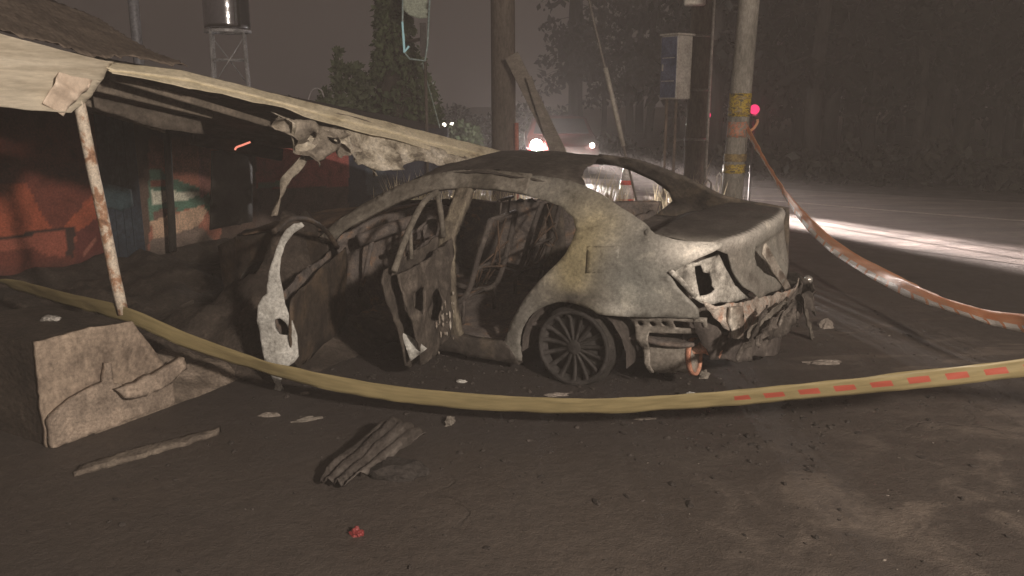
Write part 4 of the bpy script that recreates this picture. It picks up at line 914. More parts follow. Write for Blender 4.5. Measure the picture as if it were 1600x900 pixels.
o = tape('barrier_tape', t2, .125, ORANGE, lambda L, f: .55 * math.sin(L * 1.25 + .4) - .25 + .5 * math.exp(-((L - 5.0) / .8) ** 2))
tag(o, 'bright orange and white barrier tape hanging from the concrete pole', 'barrier tape')
p = at(1171, 205, 10.85); bm = bmesh.new()
tube(bm, sm([p, p + Vector((.05, -.02, .04)), p + Vector((.09, -.02, .11)), p + Vector((.085, -.02, .15))], 4), .018, 6)
o = build('tape_knot', bm, ORANGE, None, True); tag(o, 'short orange knotted tape end tied on the concrete pole', 'tape knot')

# ---------------------------------------------------------------- poles and the things on them
def pole(name, b_, t_, r0, r1, m, label, cat, seg=20):
    root = empty(name, b_); tag(root, label, cat); bm = bmesh.new(); b_, t_ = Vector(b_), Vector(t_)
    n = 12; tube(bm, [(t_ - b_) * (i / n) for i in range(n + 1)], [r0 + (r1 - r0) * i / n for i in range(n + 1)], seg); build('shaft', bm, m, root, True); return root
CPOLE = mat('pole_concrete', [(.3, (.13, .12, .105)), (.5, (.22, .205, .18)), (.7, (.31, .29, .26))], .85, 0, 5, bump=.3, stretch=(1, 1, .35))
WPOLE = mat('dark_pole', [(.3, (.07, .056, .046)), (.55, (.11, .09, .075)), (.75, (.16, .13, .11))], .85, 0, 5, bump=.4, stretch=(1, 1, .3))
cb, ct = at(1141, 330, 11.0), at(1176, -60, 11.0); cb = cb + (cb - ct) * (cb.z / (ct.z - cb.z))
cp = pole('concrete_pole', cb, ct + (ct - cb) * .8, .142, .115, CPOLE, 'leaning grey concrete pole with worn yellow stickers and tape tied on', 'pole')
axis = (ct - cb).normalized()
def band(name, y0, y1, m, parent, p0, ax, r, D, a0=0, a1=6.2832, rag_=.012, seed=0):
    z0, z1 = at(1155, y1, D).z, at(1155, y0, D).z; bm = bmesh.new(); N_ = 30; rows = []
    for i in range(N_ + 1):
        a = a0 + (a1 - a0) * i / N_; col_ = []
        for j in range(5):
            z = z0 + (z1 - z0) * j / 4 + (rag_ * noise.noise(Vector((a * 3, seed, j))) if j in (0, 4) else 0)
            c = ax * (z / ax.z); rr = r(z) + .004; col_.append(bm.verts.new(c + Vector((math.cos(a) * rr, math.sin(a) * rr, 0))))
        rows.append(col_)
    for a, b_ in zip(rows, rows[1:]):
        for j in range(4): bm.faces.new((a[j], b_[j], b_[j + 1], a[j + 1]))
    o = build(name, bm, m, parent, True); md = o.modifiers.new('t', 'SOLIDIFY'); md.thickness = .003; md.offset = 1; return o
YST = mat('worn_yellow_sticker', [(.40, (.08, .065, .04)), (.46, (.38, .27, .03)), (.51, (.48, .34, .04)), (.54, (.10, .06, .03)), (.60, (.34, .25, .08)), (.66, (.20, .18, .15))], .6, 0, 9, detail=5, bump=.2, stretch=(1, 1, 1.8))
OST = mat('worn_orange_sticker', [(.42, (.20, .18, .15)), (.47, (.42, .15, .08)), (.54, (.46, .20, .13)), (.58, (.24, .21, .18))], .6, 0, 18, detail=4)
rr_ = lambda z: .142 - .027 * z / (ct.z * 1.8)
band('sticker', 146, 182, YST, cp, cb, axis, rr_, 11.0, seed=1); band('sticker', 190, 214, OST, cp, cb, axis, rr_, 11.0, R(190), R(330), seed=2)
band('sticker', 240, 252, mat('brown_sticker', [(.4, (.14, .10, .05)), (.6, (.30, .22, .09))], .7, 0, 14), cp, cb, axis, rr_, 11.0, seed=3); band('sticker', 256, 270, YST, cp, cb, axis, rr_, 11.0, seed=4)
wb = Vector((2.88, 13.25, 0)); wp = pole('service_pole', wb, wb + Vector((.0, 0, 6.5)), .165, .15, WPOLE, 'dark vertical pole carrying the blue and grey cabinet', 'pole')
bm = bmesh.new(); tube(bm, [(.165, -.08, .1), (.165, -.08, 6.2)], .022, 8); build('conduit', bm, mat('pale_conduit', [(.4, (.20, .185, .17)), (.58, (.30, .28, .26)), (.75, (.60, .57, .53))], .5, .1, 2), wp, True)
for z in (1.2, 2.75, 1.95):
    bm = bmesh.new(); lathe(bm, [(.168, z), (.176, z), (.176, z + .04), (.168, z + .04)], 'Z', 24, closed=True)
    build('pole_strap', bm, mat('strap_steel', [(.4, (.15, .14, .13)), (.7, (.3, .28, .26))], .5, .5, 8), wp, True)
# cabinet with a navy side and a grey side, corner towards the viewer
cc = at(1058, 105, 12.9); cabn = empty('electric_cabinet', (cc.x, cc.y, 0), R(-8)); tag(cabn, 'weathered electric cabinet with navy door hung on the dark pole', 'cabinet')
zb, zt = at(1058, 155, 12.9).z, at(1058, 54, 12.9).z
NAVYC = mat('cabinet_navy', [(.3, (.045, .055, .095)), (.5, (.085, .098, .16)), (.7, (.14, .155, .22)), (.8, (.24, .22, .21))], .5, 0, 5, bump=.2)
GREYC = mat('cabinet_grey', [(.3, (.24, .22, .20)), (.5, (.36, .34, .31)), (.75, (.48, .45, .42))], .6, 0, 4, bump=.2)
bm = bmesh.new(); Rz = Matrix.Rotation(R(45), 3, 'Z'); e2 = .33
box(bm, (0, e2 * .7, (zb + zt) / 2), (e2, e2, zt - zb), Rz, bevel=.012); build('cabinet_body', bm, GREYC, cabn)
bm = bmesh.new(); nd = Rz @ Vector((-1, 0, 0)); c_ = Vector((0, e2 * .7, (zb + zt) / 2)) + nd * (e2 / 2 + .008)
box(bm, c_, (.014, e2 - .03, zt - zb - .05), Rz); dr_ = build('cabinet_door', bm, NAVYC, cabn)
bm = bmesh.new(); box(bm, c_ + nd * .012 + (Rz @ Vector((0, .11, 0))), (.02, .02, .10), Rz); build('handle', bm, GREYC, dr_)
for dz in (.14, -.2): bm = bmesh.new(); box(bm, c_ + nd * .010 + Vector((0, 0, dz)), (.008, e2 - .08, .012), Rz); build('door_rib', bm, GREYC, dr_)
bm = bmesh.new(); box(bm, (0, e2 * .7, zt + .012), (e2 + .05, e2 + .05, .03), Rz, bevel=.006); build('cabinet_roof', bm, GREYC, cabn)
LEGM = mat('rusty_leg', [(.4, (.10, .075, .06)), (.7, (.2, .15, .12))], .8, .1, 8)
for xx, yy in ((-.13, .10), (.02, .24)):
    bm = bmesh.new(); tube(bm, [(xx, yy, 0), (xx, yy, zb)], .022, 8); build('leg', bm, LEGM, cabn, True)
mb_ = at(1087, 4, 12.9); bm = bmesh.new(); box(bm, (0, 0, 0), (.31, .20, .40), bevel=.02); box(bm, (0, -.105, -.02), (.20, .02, .24), bevel=.006)
o = build('meter_box', bm, mat('white_box', [(.3, (.42, .40, .36)), (.6, (.60, .57, .52))], .5, 0, 4)); o.location = (mb_.x, 12.96, mb_.z + .165); o.rotation_euler.z = R(-12)
tag(o, 'small white meter box high on the dark pole above the cabinet', 'meter box')
# guy wire with a pale guard sleeve
ga, gb = at(976, 236, 12.0), at(920, 0, 12.0); gd = (ga - gb); gf = ga + gd * (ga.z / -gd.z) if gd.z else ga
gw = empty('guy_wire', gf); tag(gw, 'slanting guy wire with pale guard sleeve above the car roof', 'guy wire')
bm = bmesh.new(); tube(bm, [Vector((0, 0, 0)), (gb - gf) * 1.5], .016, 6); build('wire', bm, mat('wire_steel', [(.3, (.16, .14, .125)), (.7, (.26, .235, .21))], .5, .2, 6), gw, True)
gs0, gs1 = at(974, 228, 12.0) - gf, at(946, 106, 12.0) - gf; bm = bmesh.new(); tube(bm, [gs0, gs1], .034, 10)
build('guard_sleeve', bm, mat('pale_sleeve', [(.3, (.24, .215, .19)), (.6, (.42, .39, .35))], .6, 0, 6), gw, True)
# thick pole behind the shed and the boards propped on it
tb = at(788, 235, 12.4); tb = Vector((tb.x, 12.4, 0)); pole('rough_thick_pole', tb, at(784, 0, 12.4) * 1.0 + Vector((0, 0, 2.5)), .185, .165, WPOLE, 'thick rough brown pole behind the end of the shed roof', 'pole')
bm = bmesh.new(); p0, p1 = at(809, 236, 12.2), at(807, 192, 12.2); tube(bm, [Vector((p0.x, 12.2, 0)), p1], .03, 8)
o = build('marker_post', bm, mat('red_marker', [(.3, (.30, .10, .07)), (.7, (.46, .17, .12))], .6, 0, 5), None, True); tag(o, 'thin reddish marker post beside the thick brown pole', 'marker post')
BOARD = mat('grey_board', [(.3, (.12, .10, .085)), (.55, (.19, .165, .14)), (.8, (.26, .23, .20))], .85, 0, 5, bump=.4, stretch=(1, 1, 3))
for (x0, y0, x1, y1, w_, dz, lab) in ((799, 86, 838, 165, .20, 12.0, 'wide grey board leaning on the thick brown pole'), (826, 120, 862, 232, .09, 11.9, 'narrow grey batten leaning behind the bright headlamp')):
    a, b_ = at(x0, y0, dz), at(x1, y1, dz); d = b_ - a; b_ = a + d * (a.z / -d.z); b_.y -= .0
    o = bar('leaning_board', a, b_, .05, w_, BOARD, None); tag(o, lab, 'board')
# roof vent pipe on the left
a = at(215, 75, 11.8); bm = bmesh.new(); tube(bm, [Vector((a.x, 11.8, 0)), Vector((a.x, 11.8, 5.3))], .07, 14)
o = build('vent_pipe', bm, mat('bluish_pipe', [(.3, (.16, .165, .19)), (.7, (.24, .245, .275))], .5, .1, 4), None, True); tag(o, 'bluish grey vertical pipe rising behind the corrugated roof', 'pipe')

# ---------------------------------------------------------------- stainless water tank on its frame
tk = at(356, 50, 16.0); tank = empty('water_tank', (tk.x, 16.0, 0)); tag(tank, 'shiny steel water tank on a lattice frame behind the shed', 'water tank')
z0 = tk.z; STEEL = mat('stainless_steel', [(.3, (.50, .51, .54)), (.7, (.60, .61, .64))], .13, 1.0, 3, bump=.02, grain=.1)
bm = bmesh.new(); pr = [(.02, z0 + .02), (.40, z0 + .06)] + [(.41 + .0022 * math.sin(i * 2.1), z0 + .08 + i * .06) for i in range(26)] + [(.40, z0 + 1.68), (.02, z0 + 1.85)]
lathe(bm, pr, 'Z', 40); build('tank_body', bm, STEEL, tank, True)
GALV = mat('galvanised_steel', [(.3, (.30, .30, .31)), (.5, (.48, .48, .50)), (.75, (.66, .65, .66))], .4, .15, 5, bump=.1)
bm = bmesh.new(); lathe(bm, [(.36, z0 - .02), (.42, z0 - .02), (.42, z0 + .03), (.36, z0 + .03)], 'Z', 32, closed=True); build('support_ring', bm, GALV, tank)
legs = [(.40 * math.cos(a), .40 * math.sin(a)) for a in (R(-30), R(60), R(150), R(240))]
for x, y in legs: bm = bmesh.new(); tube(bm, [(x * 1.25, y * 1.25, 0), (x, y, z0)], .028, 8); build('leg', bm, GALV, tank, True)
bm = bmesh.new()
for z in (z0 - .50, z0 - 1.0, z0 - 1.7):
    f_ = 1 + .25 * (1 - z / z0)
    for (a, b_), (c, d) in zip(legs, legs[1:] + legs[:1]): tube(bm, [(a * f_, b_ * f_, z), (c * f_, d * f_, z)], .014, 6)
for (a, b_), (c, d) in zip(legs, legs[1:] + legs[:1]): tube(bm, [(a * 1.16, b_ * 1.16, z0 - 1.0), (c * 1.02, d * 1.02, z0 - .1)], .012, 6); tube(bm, [(a * 1.25, b_ * 1.25, z0 - 1.9), (c * 1.12, d * 1.12, z0 - 1.0)], .012, 6)
build('bracing', bm, GALV, tank, True)

# ---------------------------------------------------------------- plants
def leaf_cloud(bm, pts, size, up=.3, rnd=random):
    for p in pts:
        s = size * rnd.uniform(.6, 1.4); d = Vector((rnd.gauss(0, 1), rnd.gauss(0, 1), rnd.gauss(0, 1) - up)).normalized(); n = d.orthogonal().normalized()
        n.rotate(Matrix.Rotation(rnd.uniform(0, 6.28), 3, d)); p = Vector(p)
        v = [bm.verts.new(p), bm.verts.new(p + d * s * .5 + n * s * .28), bm.verts.new(p + d * s), bm.verts.new(p + d * s * .5 - n * s * .28)]
        bm.faces.new(v)
def leafmat(name, a, b_): 
    m = mat(name, [(.3, a), (.7, b_)], .6, 0, 1.3, bump=0, spec=.25); return m
VINE = leafmat('vine_leaf', (.045, .062, .032), (.13, .165, .085)); BARK = mat('bark', [(.3, (.030, .024, .019)), (.6, (.065, .053, .043)), (.8, (.11, .09, .075))], .9, 0, 7, bump=.7, stretch=(1, 1, .3))
vt = Vector((at(622, 200, 15.2).x, 15.2, 0)); vtree = empty('vine_covered_tree', vt); tag(vtree, 'tall leaning trunk smothered in dark vines behind the shed', 'tree')
def vr(z): return interp(z, [(0, 1.10), (1.3, .84), (2.15, .58), (2.9, .36), (3.5, .28), (7, .22)])
def vx(z): return interp(z, [(0, 0), (1.3, .0), (2.4, .03), (3.6, -.07), (7, -.14)])
bm = bmesh.new(); tube(bm, [(vx(z), 0, z) for z in [i * .4 for i in range(19)]], [vr(i * .4) * .62 for i in range(19)], 14); build('trunk', bm, BARK, vtree, True)
bm = bmesh.new(); rnd = random.Random(4); pts = []
while len(pts) < 14000:
    z = rnd.uniform(.3, 6.8); a = rnd.uniform(0, 6.2832)
    if noise.noise(Vector((math.cos(a) * 2.2, math.sin(a) * 2.2, z * 1.6))) < -.34: continue
    r_ = vr(z) * (.72 + .22 * noise.noise(Vector((math.cos(a) * 1.8, math.sin(a) * 1.8, z * 1.3))) + .26 * rnd.random()); pts.append((vx(z) + r_ * math.cos(a), r_ * math.sin(a), z))
leaf_cloud(bm, pts, .105, .8, rnd); build('foliage', bm, VINE, vtree, False, False)
bm = bmesh.new(); tube(bm, [tuple(at(x, y, 14.3) - vt) for x, y in sm([(660, 97), (668, 130), (678, 165), (687, 200)], 4)], .010, 5); build('hanging_vine', bm, mat('pale_vine', [(.3, (.20, .27, .24)), (.7, (.34, .42, .38))], .6, 0, 5), vtree, True)
SHRUB = leafmat('shrub_leaf', (.05, .068, .038), (.14, .165, .10))
def shrub(name, x0, y0, y1, wpx, D, nlf, size, label, cat, leans=0.0, seed=1, m=SHRUB):
    b_ = at(x0, y1, D); t_ = at(x0 + leans, y0, D); root = empty(name, (b_.x, D, 0)); tag(root, label, cat); rnd = random.Random(seed)
    h = t_.z; r_ = wpx / FPX * D * .5; bm = bmesh.new(); dx = t_.x - b_.x
    tube(bm, [(0, 0, 0), (dx * .4, 0, h * .5), (dx, 0, h * .97)], [.035, .025, .012], 6)
    for k in range(9): z = h * rnd.uniform(.35, .9); a = rnd.uniform(0, 6.28); tube(bm, [(dx * z / h, 0, z), (dx * z / h + r_ * .8 * math.cos(a), r_ * .8 * math.sin(a), z + .2)], .008, 4)
    build('stem', bm, BARK, root, True); bm = bmesh.new(); pts = []
    while len(pts) < nlf:
        z = h * rnd.uniform(.25, 1.0); a = rnd.uniform(0, 6.28); q_ = r_ * math.sqrt(rnd.random()) * interp(z / h, [(.25, .8), (.6, 1), (.9, .8), (1, .3)])
        p = Vector((dx * z / h + q_ * math.cos(a), q_ * math.sin(a), z))
        if noise.noise(p * 5 + Vector((seed, 0, 0))) > -.12: pts.append(p)
    leaf_cloud(bm, pts, size, -.4, rnd); build('foliage', bm, m, root, False, False); return root
shrub('columnar_shrub', 526, 78, 190, 22, 14.2, 1500, .085, 'slim upright leafy column plant left of the vine covered trunk', 'shrub', 2, 3)
shrub('leafy_bush', 556, 104, 180, 52, 14.5, 1600, .12, 'loose broad leafy bush between the column plant and the trunk', 'bush', -4, 5)
shrub('leafy_bush', 510, 140, 180, 34, 13.9, 700, .11, 'low small bush peeking over the shed roof edge', 'bush', 0, 8)
bm = bmesh.new(); tube(bm, [tuple(at(x, y, 13.4)) for x, y in sm([(478, 175), (484, 148), (492, 138), (502, 141), (506, 152)], 5)], .012, 6)
o = build('arched_stem', bm, mat('pale_stem', [(.3, (.30, .28, .30)), (.7, (.50, .47, .48))], .5, 0, 5), None, True); tag(o, 'thin pale arched stem above the shed roof edge', 'stem')
# sign with a tube frame beside the vine covered trunk
sg_ = at(650, 15, 13.9); sign = empty('hanging_sign', (sg_.x, 13.9, 0)); tag(sign, 'pale green sign plate above an empty metal frame by the vine trunk', 'sign')
def sg(x, y): p = at(x, y, 13.9); return (p.x - sg_.x, 0, p.z)
pl = [sg(x, y) for x, y in [(629, -60), (668, -60), (668, 28), (655, 29), (640, 24), (629, 14)]]
panel('sign_plate', [(p[0], p[2]) for p in pl], lambda u, v: (u, 0, v), sign, mat('pale_green_plate', [(.3, (.36, .42, .35)), (.7, (.50, .56, .47))], .5, 0, 6), step=.05, thick=.02, amp=.004)
FRM = mat('mint_tube', [(.3, (.26, .36, .36)), (.6, (.40, .52, .52))], .35, .2, 5)
bm = bmesh.new(); tube(bm, [sg(x, y) for x, y in [(630, -60), (629, 30), (632, 82), (640, 92), (664, 95), (668, 70), (674, -60)]], .016, 8); build('frame', bm, FRM, sign, True)
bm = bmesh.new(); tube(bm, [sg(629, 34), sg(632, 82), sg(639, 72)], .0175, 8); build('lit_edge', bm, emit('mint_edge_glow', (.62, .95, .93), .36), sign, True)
bm = bmesh.new(); p = sg(660, 95); box(bm, ((sg(655, 0)[0] + sg(664, 0)[0]) / 2, .02, (sg(0, 30)[2] + sg(0, 94)[2]) / 2), (.10, .03, .52)); build('side_board', bm, mat('dark_side_board', [(.3, (.06, .055, .055)), (.7, (.10, .09, .09))], .6, 0, 4), sign)
bm = bmesh.new(); tube(bm, [Vector(sg(660, 60)) + Vector((0, .06, 0)), (vt - Vector((sg_.x, 13.9, 0))) + Vector((.08, -.1, at(0, 60, 13.9).z))], .03, 8); tube(bm, [Vector(sg(664, 95)) + Vector((0, .05, 0)), Vector((sg(664, 95)[0], .05, 0))], .025, 8); build('bracket', bm, WPOLE, sign, True)

# ---------------------------------------------------------------- vehicles and lights behind the burnt car
red = empty('red_car', (1.25, 20.3, 0), 0); tag(red, 'red car facing the viewer with both headlamps lit', 'car')
REDP = mat('red_car_paint', [(.3, (.07, .008, .008)), (.7, (.10, .013, .012))], .6, 0, 2, bump=0, spec=.2); DKG = mat('dark_glass', [(.3, (.010, .010, .011)), (.7, (.016, .016, .017))], .3, 0, 2, bump=0, spec=.2)
BLK = mat('black_plastic', [(.3, (.015, .014, .014)), (.7, (.03, .028, .028))], .6, 0, 6)
prof = [(-.02, .25), (-.05, .55), (.0, .74), (.25, .84), (1.15, .98), (1.75, 1.36), (2.2, 1.43), (3.2, 1.40), (3.9, 1.08), (4.25, 1.0), (4.3, .3)]
bm = bmesh.new(); rows = []
for x in [-.88, -.84, -.7, -.4, 0, .4, .7, .84, .88]:
    t = abs(x) / .88; row = []
    for y, z in sm(prof, 3):
        nar = .80 if z > 1.0 else 1.0; zz = z - (.05 * t ** 4 if z > .5 else 0); yy = y + (.22 * t ** 4 if y < 1 else -.2 * t ** 4 if y > 3.5 else 0)
        row.append(bm.verts.new((x * (1 - (1 - nar) * min(1, max(0, (z - .95) / .35))), yy, zz)))
    rows.append(row)
for a, b_ in zip(rows, rows[1:]):
    for j in range(len(a) - 1): bm.faces.new((a[j], a[j + 1], b_[j + 1], b_[j]))
bm.faces.new(rows[0]); bm.faces.new(rows[-1][::-1]); build('body', bm, REDP, red, True)
bm = bmesh.new(); v = [bm.verts.new(p) for p in [(-.70, 1.17, 1.02), (.70, 1.17, 1.02), (.60, 1.70, 1.36), (-.60, 1.70, 1.36)]]; bm.faces.new(v)
o = build('windscreen', bm, DKG, red); md = o.modifiers.new('t', 'SOLIDIFY'); md.thickness = .03; md.offset = 0
bm = bmesh.new(); box(bm, (0, -.055, .42), (1.2, .04, .22), bevel=.02); build('grille', bm, BLK, red)
HL = emit('headlamp_glow', (1.0, .93, .90), 900.0); HL2 = emit('headlamp_glow_dim', (1.0, .90, .82), 14.0)
for x, r_, m in ((-.66, .14, HL), (.68, .06, HL2)):
    bm = bmesh.new(); lathe(bm, [(.001, -.055), (r_ * .7, -.05), (r_, -.02), (r_, .03)], 'Y', 24, (x, .0, .77)); build('headlamp', bm, m, red, True)
for x in (-.78, .78):
    for y in (.85, 3.45):
        bm = bmesh.new(); lathe(bm, [(.05, -.10), (.29, -.10), (.32, -.07), (.32, .07), (.29, .10), (.05, .10)], 'Y', 24); bmesh.ops.transform(bm, matrix=Matrix.Rotation(R(90), 4, 'Z'), verts=bm.verts); bmesh.ops.translate(bm, vec=(x, y, .32), verts=bm.verts); build('wheel', bm, BLK, red, True)
def lamp(kind, name, loc, energy, color, target=None, size=None, radius=.1, blend=.3):
    l = bpy.data.lights.new(name, kind); l.energy = energy; l.color = color; l.shadow_soft_size = radius
    o = bpy.data.objects.new(name, l); col.objects.link(o); o.location = loc
    if target is not None: o.rotation_euler = (Vector(target) - Vector(loc)).to_track_quat('-Z', 'Y').to_euler()
    if kind == 'SPOT': l.spot_size = size; l.spot_blend = blend
    return o
h1 = Vector((1.25 - .66, 20.15, .77)); h2 = Vector((1.25 + .68, 20.15, .77))
lamp('SPOT', 'headlamp_beam', h1 + Vector((0, -.05, 0)), 230000, (1.0, .87, .82), (4.85, 11.7, .0), R(9), .12, 1.0)
lamp('SPOT', 'headlamp_beam', h1 + Vector((0, -.08, .01)), 11000, (1.0, .93, .92), (0.05, 0, 1.2), R(9), .12, 1.0)
lamp('SPOT', 'headlamp_beam', h1 + Vector((0, -.05, .02)), 110, (1.0, .92, .90), (.6, 6, .9), R(110), .12, .8)
lamp('SPOT', 'headlamp_beam', h1 + Vector((.1, -.08, .01)), 12000, (1.0, .90, .84), (3.15, 7.0, .45), R(8), .06, .8)
lamp('SPOT', 'headlamp_beam', h2 + Vector((0, -.05, 0)), 1900, (1.0, .91, .86), (-.2, 11, .1), R(46), .08, .9)
RB = emit('red_beacon_glow', (1.0, .045, .17), 1.3)
def beacon(px_, py_, D, r_, label):
    p = at(px_, py_, D); root = empty('warning_lamp', (p.x, D, 0)); tag(root, label, 'warning lamp', 'red warning lamps')
    bm = bmesh.new(); bmesh.ops.create_uvsphere(bm, u_segments=18, v_segments=10, radius=r_, matrix=Matrix.Translation((0, 0, p.z))); build('lens', bm, RB, root, True)
    bm = bmesh.new(); tube(bm, [(0, 0, 0), (0, 0, p.z - r_)], .02, 8); tube(bm, [(0, 0, p.z - r_ * 1.5), (0, 0, p.z - r_ * .9)], r_ * .8, 12); lathe(bm, [(.02, 0), (.16, 0), (.14, .04), (.02, .06)], 'Z', 16); build('stand', bm, BLK, root, True)
    lamp('POINT', 'warning_lamp_light', (p.x, D - r_ * 1.6, p.z), 7, (1.0, .08, .18), radius=.05)
beacon(1179, 171, 13.6, .078, 'larger red warning lamp glowing right of the concrete pole'); beacon(1105, 180, 15.0, .062, 'smaller red warning lamp just right of the dark pole')
# low garden lamps far off over the shed roof
GL = emit('garden_lamp_glow', (1.0, .93, .78), 7.0)
for i, (x, y, r_, lb) in enumerate([(694, 195, .055, 'first small white garden lamp from the vine trunk'), (707, 196, .085, 'brightest white garden lamp in the small distant cluster'), (716, 203, .04, 'tiny low garden lamp just below the brightest one'), (727, 199, .05, 'yellowish garden lamp at the right end of the cluster'), (738, 222, .04, 'small white garden lamp lowest above the shed roof edge')]):
    p = at(x, y, 24.0); root = empty('garden_lamp', (p.x, 24.0, 0)); tag(root, lb, 'garden lamp', 'distant garden lamps')
    bm = bmesh.new(); bmesh.ops.create_uvsphere(bm, u_segments=12, v_segments=8, radius=r_, matrix=Matrix.Translation((0, 0, p.z))); build('lamp_globe', bm, GL, root, True)
    bm = bmesh.new(); tube(bm, [(0, 0, 0), (0, 0, p.z - r_ * .9)], .018, 6); build('lamp_stand', bm, BLK, root, True)
shrub('dark_bush', 722, 196, 240, 60, 23.4, 1500, .16, 'dark low bush around the distant garden lamps', 'bush', 0, 12, VINE)
# traffic cone seen through the car
cpos = at(978, 308, 14.6); cone = empty('traffic_cone', (cpos.x, 14.6, 0)); tag(cone, 'white and red traffic cone seen through the rear window', 'traffic cone')
cz = .0; CW = mat('reflective_white', [(.3, (.72, .70, .68)), (.7, (.82, .80, .78))], .4, 0, 4); CR = mat('cone_red', [(.3, (.60, .07, .05)), (.7, (.72, .12, .08))], .5, 0, 4)
bm = bmesh.new(); box(bm, (0, 0, .02), (.42, .42, .04), bevel=.01); build('base', bm, CR, cone)
for nm, z0_, z1_, m in (('cone_body', .04, .14, CR), ('reflective_collar', .14, .38, CW), ('cone_body', .38, .46, CR), ('reflective_collar', .46, .84, CW)):
    bm = bmesh.new(); rr = lambda z: .165 - .125 * z / .84; lathe(bm, [(rr(z0_), z0_), (rr(z1_), z1_)] , 'Z', 24); build(nm, bm, m, cone, True)
# hoops by the foot of the pole
for i, (x, y0, y1, w_, lb) in enumerate([(1124, 270, 300, 8, 'taller white hoop between the two poles'), (1106, 280, 300, 10, 'low white hoop at the foot of the dark pole')]):
    pts = [at(x - w_ * .5, 330, 12.4), at(x - w_ * .5, y0 + 6, 12.4), at(x, y0, 12.4), at(x + w_ * .5, y0 + 6, 12.4), at(x + w_ * .5, 330, 12.4)]; pts[0].z = pts[-1].z = 0
    bm = bmesh.new(); tube(bm, pts, .014, 8); o = build('metal_hoop', bm, mat('white_hoop', [(.3, (.5, .48, .46)), (.7, (.7, .68, .66))], .35, .2, 5), None, True); tag(o, lb, 'hoop', 'white hoops by the poles')

# dry weeds lit by the headlamps beyond the car
WEED = leafmat('dry_grass', (.20, .17, .10), (.40, .34, .22)); WEED.node_tree.nodes['Principled BSDF'].inputs['Transmission Weight'].default_value = 0
_n, _l = WEED.node_tree.nodes, WEED.node_tree.links; _t = _n.new('ShaderNodeBsdfTranslucent'); _t.inputs[0].default_value = (.52, .44, .30, 1); _x = _n.new('ShaderNodeMixShader'); _x.inputs[0].default_value = .5
_l.new(_n['Principled BSDF'].outputs[0], _x.inputs[1]); _l.new(_t.outputs[0], _x.inputs[2]); _l.new(_x.outputs[0], _n['Material Output'].inputs[0])
bm = bmesh.new(); rnd = random.Random(11)
for k in range(5200):
    x = rnd.uniform(-3.0, 3.0); y = rnd.uniform(9.4 if x < .4 else 10.6, 13.4)
    if noise.noise(Vector((x * 1.1, y * 1.1, 3))) < -.05: continue
    if x < -1.35 - .25 * (y - 9.4) * 0 and y < 11.2 or x < -1.9: continue
    if abs(x - cpos.x) < .3 and y < 14.6 and rnd.random() < .8: continue
    h = rnd.uniform(.30, .70) * (1.25 if rnd.random() < .1 else 1) * (1 + .5 * noise.noise(Vector((x * 2, y * 2, 9)))); a = rnd.uniform(0, 6.28); lx, ly = math.cos(a) * h * .35, math.sin(a) * h * .35; wd = .007; ca, sa = -math.sin(a) * wd, math.cos(a) * wd
    b0, b1 = bm.verts.new((x - ca, y - sa, 0)), bm.verts.new((x + ca, y + sa, 0)); m0_, m1_ = bm.verts.new((x + lx * .4 - ca, y + ly * .4 - sa, h * .6)), bm.verts.new((x + lx * .4 + ca, y + ly * .4 + sa, h * .6)); t_ = bm.verts.new((x + lx, y + ly, h))
    bm.faces.new((b0, b1, m1_, m0_)); bm.faces.new((m0_, m1_, t_))
o = build('grass', bm, WEED, None, False, False); tag(o, 'dry weeds on the verge behind the burnt car', 'grass', kind='stuff')

# ---------------------------------------------------------------- trees in the dark
NEEDLE = leafmat('night_needles', (.006, .006, .004), (.018, .017, .012)); NBARK = mat('night_bark', [(.3, (.028, .023, .020)), (.6, (.055, .046, .040)), (.8, (.10, .085, .075))], .9, 0, 3, bump=.6, stretch=(1, 1, .2))
def tree_proto(seed, H, r0):
    rnd = random.Random(seed); root = empty('forest_tree', (0, 0, 0)); bm = bmesh.new()
    tube(bm, [(.12 * noise.noise(Vector((z * .3, seed, 0))), .12 * noise.noise(Vector((z * .3, seed, 5))), z) for z in [H * i / 10 for i in range(11)]], [r0 * (1 - .9 * i / 10) for i in range(11)], 9)
    pts = []
    for k in range(int(H * 5)):
        z = H * rnd.uniform(.16, .98); a = rnd.uniform(0, 6.28); L = (.5 + 2.1 * (1 - z / H)) * rnd.uniform(.5, 1.1); e_ = Vector((math.cos(a) * L, math.sin(a) * L, z - L * .25))
        tube(bm, [(0, 0, z), tuple(e_ * .6 + Vector((0, 0, z)) * .4 + Vector((0, 0, .08))), tuple(e_)], [.025, .015, .006], 4, False)
        for t in range(24):
            f_ = rnd.uniform(.25, 1.05); p = Vector((0, 0, z)).lerp(e_, f_); pts.append(p + Vector((rnd.gauss(0, .14), rnd.gauss(0, .14), rnd.gauss(-.08, .12))))
    build('trunk', bm, NBARK, root, True); bm = bmesh.new(); leaf_cloud(bm, pts, .36, .9, rnd); build('crown', bm, NEEDLE, root, False, False); return root
protos = [tree_proto(1, 13, .19), tree_proto(2, 16, .24), tree_proto(3, 11, .15)]
rnd = random.Random(21); spots = []
def okspot(x, y): return all((x - a) ** 2 + (y - b_) ** 2 > 3.0 for a, b_ in spots)
front = [(5.6, 23.5), (7.9, 22.2), (10.3, 21.5), (12.8, 19.2), (15.0, 18.2), (17.6, 17.0), (19.8, 14.8), (22.5, 14.0), (9.2, 24.6), (14, 21.8)]
spots += front
while len(spots) < 112:
    x = rnd.uniform(1, 36); y = rnd.uniform(20, 52)
    if y < 27 - .45 * x or (x / y < .21 and y < 42): continue
    if okspot(x, y): spots.append((x, y))
used_ = [0, 0, 0]
